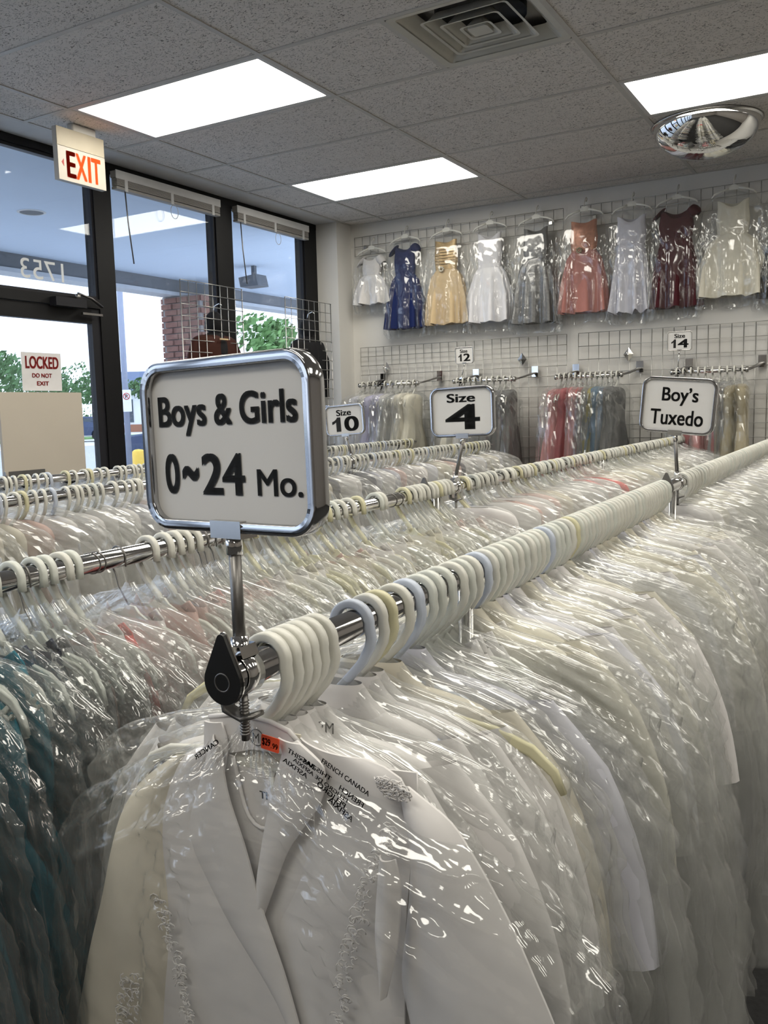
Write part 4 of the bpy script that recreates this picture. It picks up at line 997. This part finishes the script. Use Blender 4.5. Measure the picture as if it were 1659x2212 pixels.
def form(y, z, k, cj, cv, label, face=None):
    f = empty('display_form', (-0.365, y, z), rot=(0, 0, math.pi/2), label=label, cat='clothes form')
    MB().grid(loft([(.0, .150*k, .055, 0), (-.02, .205*k, .07, 0), (-.07, .225*k, .08, 0), (-.16, .20*k, .08, 0), (-.35, .17*k, .075, 0), (-.75, .18*k, .07, 0)], 18, 30, .3, 5, 3, power=.9), wrap=True).build('jacket', cj, f)
    MB().grid(loft([(.03, .035, .03, 0), (.0, .10*k, .058, 0), (-.03, .135*k, .074, 0), (-.10, .09*k, .086, 0), (-.2, .02, .088, 0)], 12, 24, 0, 5, 3, power=.9), wrap=True).build('vest', cv, f)
    MB().lathe([(0, .165), (.03, .16), (.055, .135), (.066, .09), (.062, .05), (.04, .025), (.04, -.01)], 20).build('cap', cv, f)
    for s in (-1, 1):
        m = MB(); sleeve(m, s, s*.19*k, -.04, s*.215*k, -.45, .06, .05, .8, .02); m.build('sleeve', cj, f)
    MB().tube([(0, .0, .16), (0, -.01, .2), (0, -.05, .215), (0, -.07, .20)], .004, 8).build('hook', 'chrome', f)
    if face: MB().box((-.055, -.095, -.032), (.03, -.089, -.022)).build('trim_bar', face, f)
form(1.455, 1.932, 1.0, 'c_orange', 'c_black', 'brown-orange jacket and black vest on a form behind the left grid', 'c_gold')
form(2.56, 1.968, .92, 'c_black', 'c_black', 'black jacket on a form hung behind the right grid by the pillar')

# ------------------------------------------------------------------ back wall: grids, bars, dresses
GY = YB-.03
for x0, x1, lab in ((-.295, 1.517, 'upper wall grid strip next to the corner pillar, behind the white to grey dresses'), (1.646, 3.47, 'upper wall grid strip at the right, behind the pink to ivory dresses')):
    g = empty('wall_display_grid', (x0, GY, 0), label=lab, cat='grid panel', group='upper wall grids')
    grid_panel('wire_mesh', g, 'x', x1-x0, 2.688, 2.84, .0762, .076)
    for xx in (.1, x1-x0-.1): MB().box((xx-.012, .0, 2.74), (xx+.012, .03, 2.77)).build('wall_clip', 'chrome_soft', g)
for x0, x1, dz, lab in ((-.264, 1.542, .0762, 'lower wall grid next to the corner pillar, behind the Size 12 bar'), (1.632, 3.46, .0965, 'lower wall grid at the right, behind the Size 14 bar')):
    g = empty('wall_display_grid', (x0, GY, 0), label=lab, cat='grid panel', group='lower wall grids')
    grid_panel('wire_mesh', g, 'x', x1-x0, 1.93-dz*round(1.0/dz), 1.93, .0762, dz)
    for xx in (.1, x1-x0-.1): MB().box((xx-.012, .0, 1.5), (xx+.012, .03, 1.53)).build('wall_clip', 'chrome_soft', g)
for x, z, lab in ((-.009, 1.752, 'above the first wall bar by the pillar'), (1.193, 1.761, 'above the Size 12 bar'), (2.004, 1.757, 'above the bar of pink and blue clothes')):
    k = empty('diamond_hook', (x, GY-.012, z), label='chrome diamond-shaped hook plate %s' % lab, cat='hook')
    MB().add([(0, -.012, 0), (-.036, 0, 0), (0, 0, .05), (.036, 0, 0), (0, 0, -.05), (0, .006, 0)], [(0, 2, 1), (0, 3, 2), (0, 4, 3), (0, 1, 4), (5, 1, 2), (5, 2, 3), (5, 3, 4), (5, 4, 1)]).build('plate', 'chrome', k)
    MB().tube([(0, -.01, 0), (0, -.04, -.004), (0, -.045, .012)], .004, 8).build('peg', 'chrome', k)
BZ, BY = 1.606, 2.90
BARS = [(-.10, .43, 'first wall bar beside the corner pillar', ['c_cool', 'c_white', 'c_ivory', 'c_lavender', 'c_lavender', 'c_white', 'c_silver', 'c_white', 'c_cream', 'c_ivory']),
        (.75, 1.24, 'wall bar of grey clothes', ['c_ivory', 'c_cream', 'c_white', 'c_silver', 'c_silver', 'c_grey', 'c_silver', 'c_grey', 'c_grey', 'c_grey']),
        (1.56, 2.03, 'wall bar of pink and blue clothes', ['c_pink', 'c_pink', 'c_rose', 'c_pink', 'c_coral', 'c_rose', 'c_silver', 'c_yellow', 'c_blue', 'c_blue', 'c_grey', 'c_grey']),
        (2.37, 2.84, 'rightmost wall bar', ['c_silver', 'c_grey', 'c_rose', 'c_pink', 'c_pink', 'c_rose', 'c_silver', 'c_silver', 'c_champagne', 'c_champagne'])]
for bi, (x0, x1, nm, cols) in enumerate(BARS):
    b = empty('wall_bar', (x0, BY, BZ), label='chrome %s' % nm, cat='rail', group='chrome bars on the wall grids')
    L = x1-x0
    MB().tube([(0, 0, 0), (L, 0, 0)], .0135, 16).build('bar', 'chrome', b)
    for u in (0.0, L):
        MB().ribbon([(u, 0, 0), (u+.02, .08, .012), (u+.055, .24, .045), (u+.055, .285, .05)], .032, .008, (0, 0, 1)).build('arm', 'steel_dark', b)
        MB().lathe([(.0, -.008), (.019, -.008), (.019, .008), (0, .008)], 16, (u, 0, 0), 'x').build('knuckle', 'chrome_soft', b)
        MB().box((u+.03, .278, .02), (u+.08, .292, .10)).build('wall_plate', 'chrome', b)
    for i, c in enumerate(cols):
        x = x0+.03+(L-.06)*i/(len(cols)-1)
        hang((x, BY, BZ), math.pi/2, False, 'far', c, '%s hanger, %s along the %s' % ('black' if (bi == 0 and i == 3) else 'white', ordinal(i+1), nm), '%s bagged garment, %s along the %s' % (CNAME[c], ordinal(i+1), nm),
             'on the '+nm, False, 'hanger_black' if (bi == 0 and i == 3) else 'hanger_white', sx=RND.uniform(.95, 1.15) if c != 'c_champagne' else 1.5, tilt=RND.uniform(-.2, .2), zs=RND.uniform(.88, 1.02) if c != 'c_champagne' else 1.1, sy=2.4, dz=.02, bagm='film_wall')
topper((.81, BY, BZ), .837, 1.800, .145, .126, 8, 1.4, [('Size', .24, .70, .09, .33, .026), ('1', .14, .34, .40, .90, 0), ('2', .44, .86, .39, .90, .03)], 'small white sign reading Size 12 above the grey clothes', .004, .005, wall=True)
topper((2.407, BY, BZ), 2.415, 1.812, .160, .130, 8, 0, [('Size', .27, .74, .09, .33, .026), ('1', .14, .34, .40, .90, 0), ('4', .42, .90, .40, .90, .03)], 'small white sign reading Size 14 at the right of the back wall', .004, .005, wall=True)

def wall_dress(x, ztop, zbot, hw, style, cb, cs, label, seed):
    """style: dict of bodice half-width, waist fraction, sleeve kind"""
    hz = 2.80
    h = empty('clothes_hanger', (x, 3.135, ztop+.075), label='white hanger of the %s' % label.split(' in clear')[0], cat='hanger', group='hangers on the upper wall grid')
    MB().ribbon([(0, .035, .062), (0, .052, .072), (.004, .05, .082), (.006, .03, .088), (.004, .012, .075), (0, .0, .05), (0, 0, .02)], .007, .006, (1, 0, 0)).build('hook', 'hanger_white', h)
    m = MB(); m.prism([(-.012, .022), (.012, .022), (.036, .004), (.03, -.012), (-.03, -.012), (-.036, .004)], -.0025, .0025)
    for s in (-1, 1): m.ribbon([(s*.03, 0, -.002), (s*.08, 0, -.014), (s*.12, 0, -.03), (s*.14, 0, -.052)], [.012, .012, .011, .007], .005)
    m.build('shoulder_bar', 'hanger_white', h)
    g = empty('bagged_dress', (x, 3.13, ztop), rot=(0, 0, 0), label=label, cat='dress', group='display dresses on the upper wall')
    H = ztop-zbot; bw = style.get('bw', .10); wf = style.get('wf', .36); d = .035
    nk = style.get('neck', .05)
    # bodice with a scooped neckline: the top ring dips at the front
    P = loft([(0, bw*.95, .02, 0), (-.05, bw*.92, .03, 0), (-H*wf*.6, bw*1.02, d, 0), (-H*wf, bw*.90, d*.9, 0)], 14, 40, .15, 8, seed, power=.8)
    th = np.linspace(0, 2*np.pi, 40, endpoint=False); dip = np.exp(-(np.cos(th)/.55)**2)
    for i in range(6): P[i, :, 2] -= nk*dip*(1-i/6)*np.where(np.sin(th) < 0, 1.0, .5)
    MB().grid(P, wrap=True).build('bodice', cb, g)
    MB().grid(loft([(-H*wf, bw*.88, d*.9, 0), (-H*(wf+.08), hw*.72, d*1.2, 0), (-H*.70, hw*style.get('mid', .95), d*1.5, 0), (-H, hw, d*1.6, 0)], 22, 72, 1.0, style.get('nf', 8), seed, ragged=style.get('rag', .012), power=.85), wrap=True).build('skirt', cs, g)
    if style.get('sash'): MB().grid(loft([(-H*wf+.014, bw*.95, d, 0), (-H*wf-.014, bw*.95, d*1.02, 0)], 4, 36), wrap=True).build('sash', style['sash'], g)
    if style.get('sleeves'):
        for s in (-1, 1):
            rows = []
            for i in range(7):
                t = i/6; cx = s*(bw*.82+.045*t); cz = -.002-.055*t; r = .03+.012*math.sin(math.pi*t)
                rows.append([(cx+r*.7*math.cos(a)*(1+.15*math.cos(5*a)), r*.9*math.sin(a), cz+r*math.cos(a)*.5) for a in [2*math.pi*k/14 for k in range(14)]])
            MB().grid(rows, wrap=True).build('sleeve', cb, g)
    if style.get('pleats'):
        for i in range(6): MB().ribbon([(bw*.9*math.cos(a), -.034*math.sin(a)-.004, -.07-i*.022-.006*math.sin(a)) for a in [math.pi*k/10 for k in range(11)]], .014, .004, (0, 0, 1)).build('pleat', cb, g)
    if style.get('flower'):
        m = MB()
        for i in range(8):
            a = 2*math.pi*i/8; m.lathe([(0, .006), (.008, .003), (.010, -.003), (0, -.006)], 8, (.016*math.cos(a)-.02, -.05, -H*wf+.016*math.sin(a)))
        m.build('flower', style['flower'], g)
    lv = [(.055, .02, .012, 0), (.04, .06, .025, 0), (.012, .14, .04, 0), (-.06, max(.17, hw*.9), .055, 0), (-H*.5, hw*1.05, .065, 0), (-H, hw*1.1, .07, 0), (-H-.07, hw*1.02, .05, 0)]
    link('plastic_bag', bag_mesh(300+seed, 90, 96, amp=.014, m='film_wall', lv=lv, x0=0.0, fine=.008), g)
W = wall_dress
W(-.10, 2.655, 2.275, .165, dict(bw=.085, wf=.38, sleeves=1, neck=.03), 'c_white', 'c_white', 'small white dress with puff sleeves in clear plastic, first by the corner', 1)
W(.215, 2.71, 2.055, .175, dict(bw=.095, wf=.34, sleeves=1, neck=.05), 'c_royal', 'c_royal', 'royal blue dress in clear plastic on the upper wall', 2)
W(.585, 2.715, 2.065, .185, dict(bw=.098, wf=.35, pleats=1, flower='c_ivory', neck=.03), 'g_gold', 'c_gold', 'gold dress with pleated bodice in clear plastic on the upper wall', 3)
W(.955, 2.725, 2.055, .180, dict(bw=.10, wf=.37, sash='satin_white', mid=1.0), 'satin_white', 'satin_white', 'white satin dress with a sash in clear plastic, fourth on the upper wall', 4)
W(1.325, 2.72, 2.02, .175, dict(bw=.098, wf=.33, mid=.95), 'g_grey', 'g_grey', 'sparkly grey dress in clear plastic on the upper wall', 5)
W(1.69, 2.725, 2.07, .178, dict(bw=.10, wf=.33, flower='c_champagne', neck=.03), 'g_rose', 'c_salmon', 'salmon pink dress with glittering bodice in clear plastic', 6)
W(2.03, 2.715, 2.045, .145, dict(bw=.105, wf=.30, rag=.03, nf=10, mid=.9), 'c_cool', 'c_cool', 'white lace dress with scalloped hem in clear plastic', 7)
W(2.335, 2.72, 2.055, .158, dict(bw=.115, wf=.30, sleeves=1, neck=.07), 'c_maroon', 'c_maroon', 'dark maroon dress in clear plastic on the upper wall', 8)
W(2.70, 2.73, 2.10, .215, dict(bw=.105, wf=.36, mid=1.0), 'c_ivory', 'c_ivory', 'ivory dress with wide skirt in clear plastic, last full dress at right', 9)
W(3.075, 2.74, 2.07, .20, dict(bw=.11, wf=.34), 'c_black', 'c_black', 'black dress cut off by the right edge of the picture', 10)
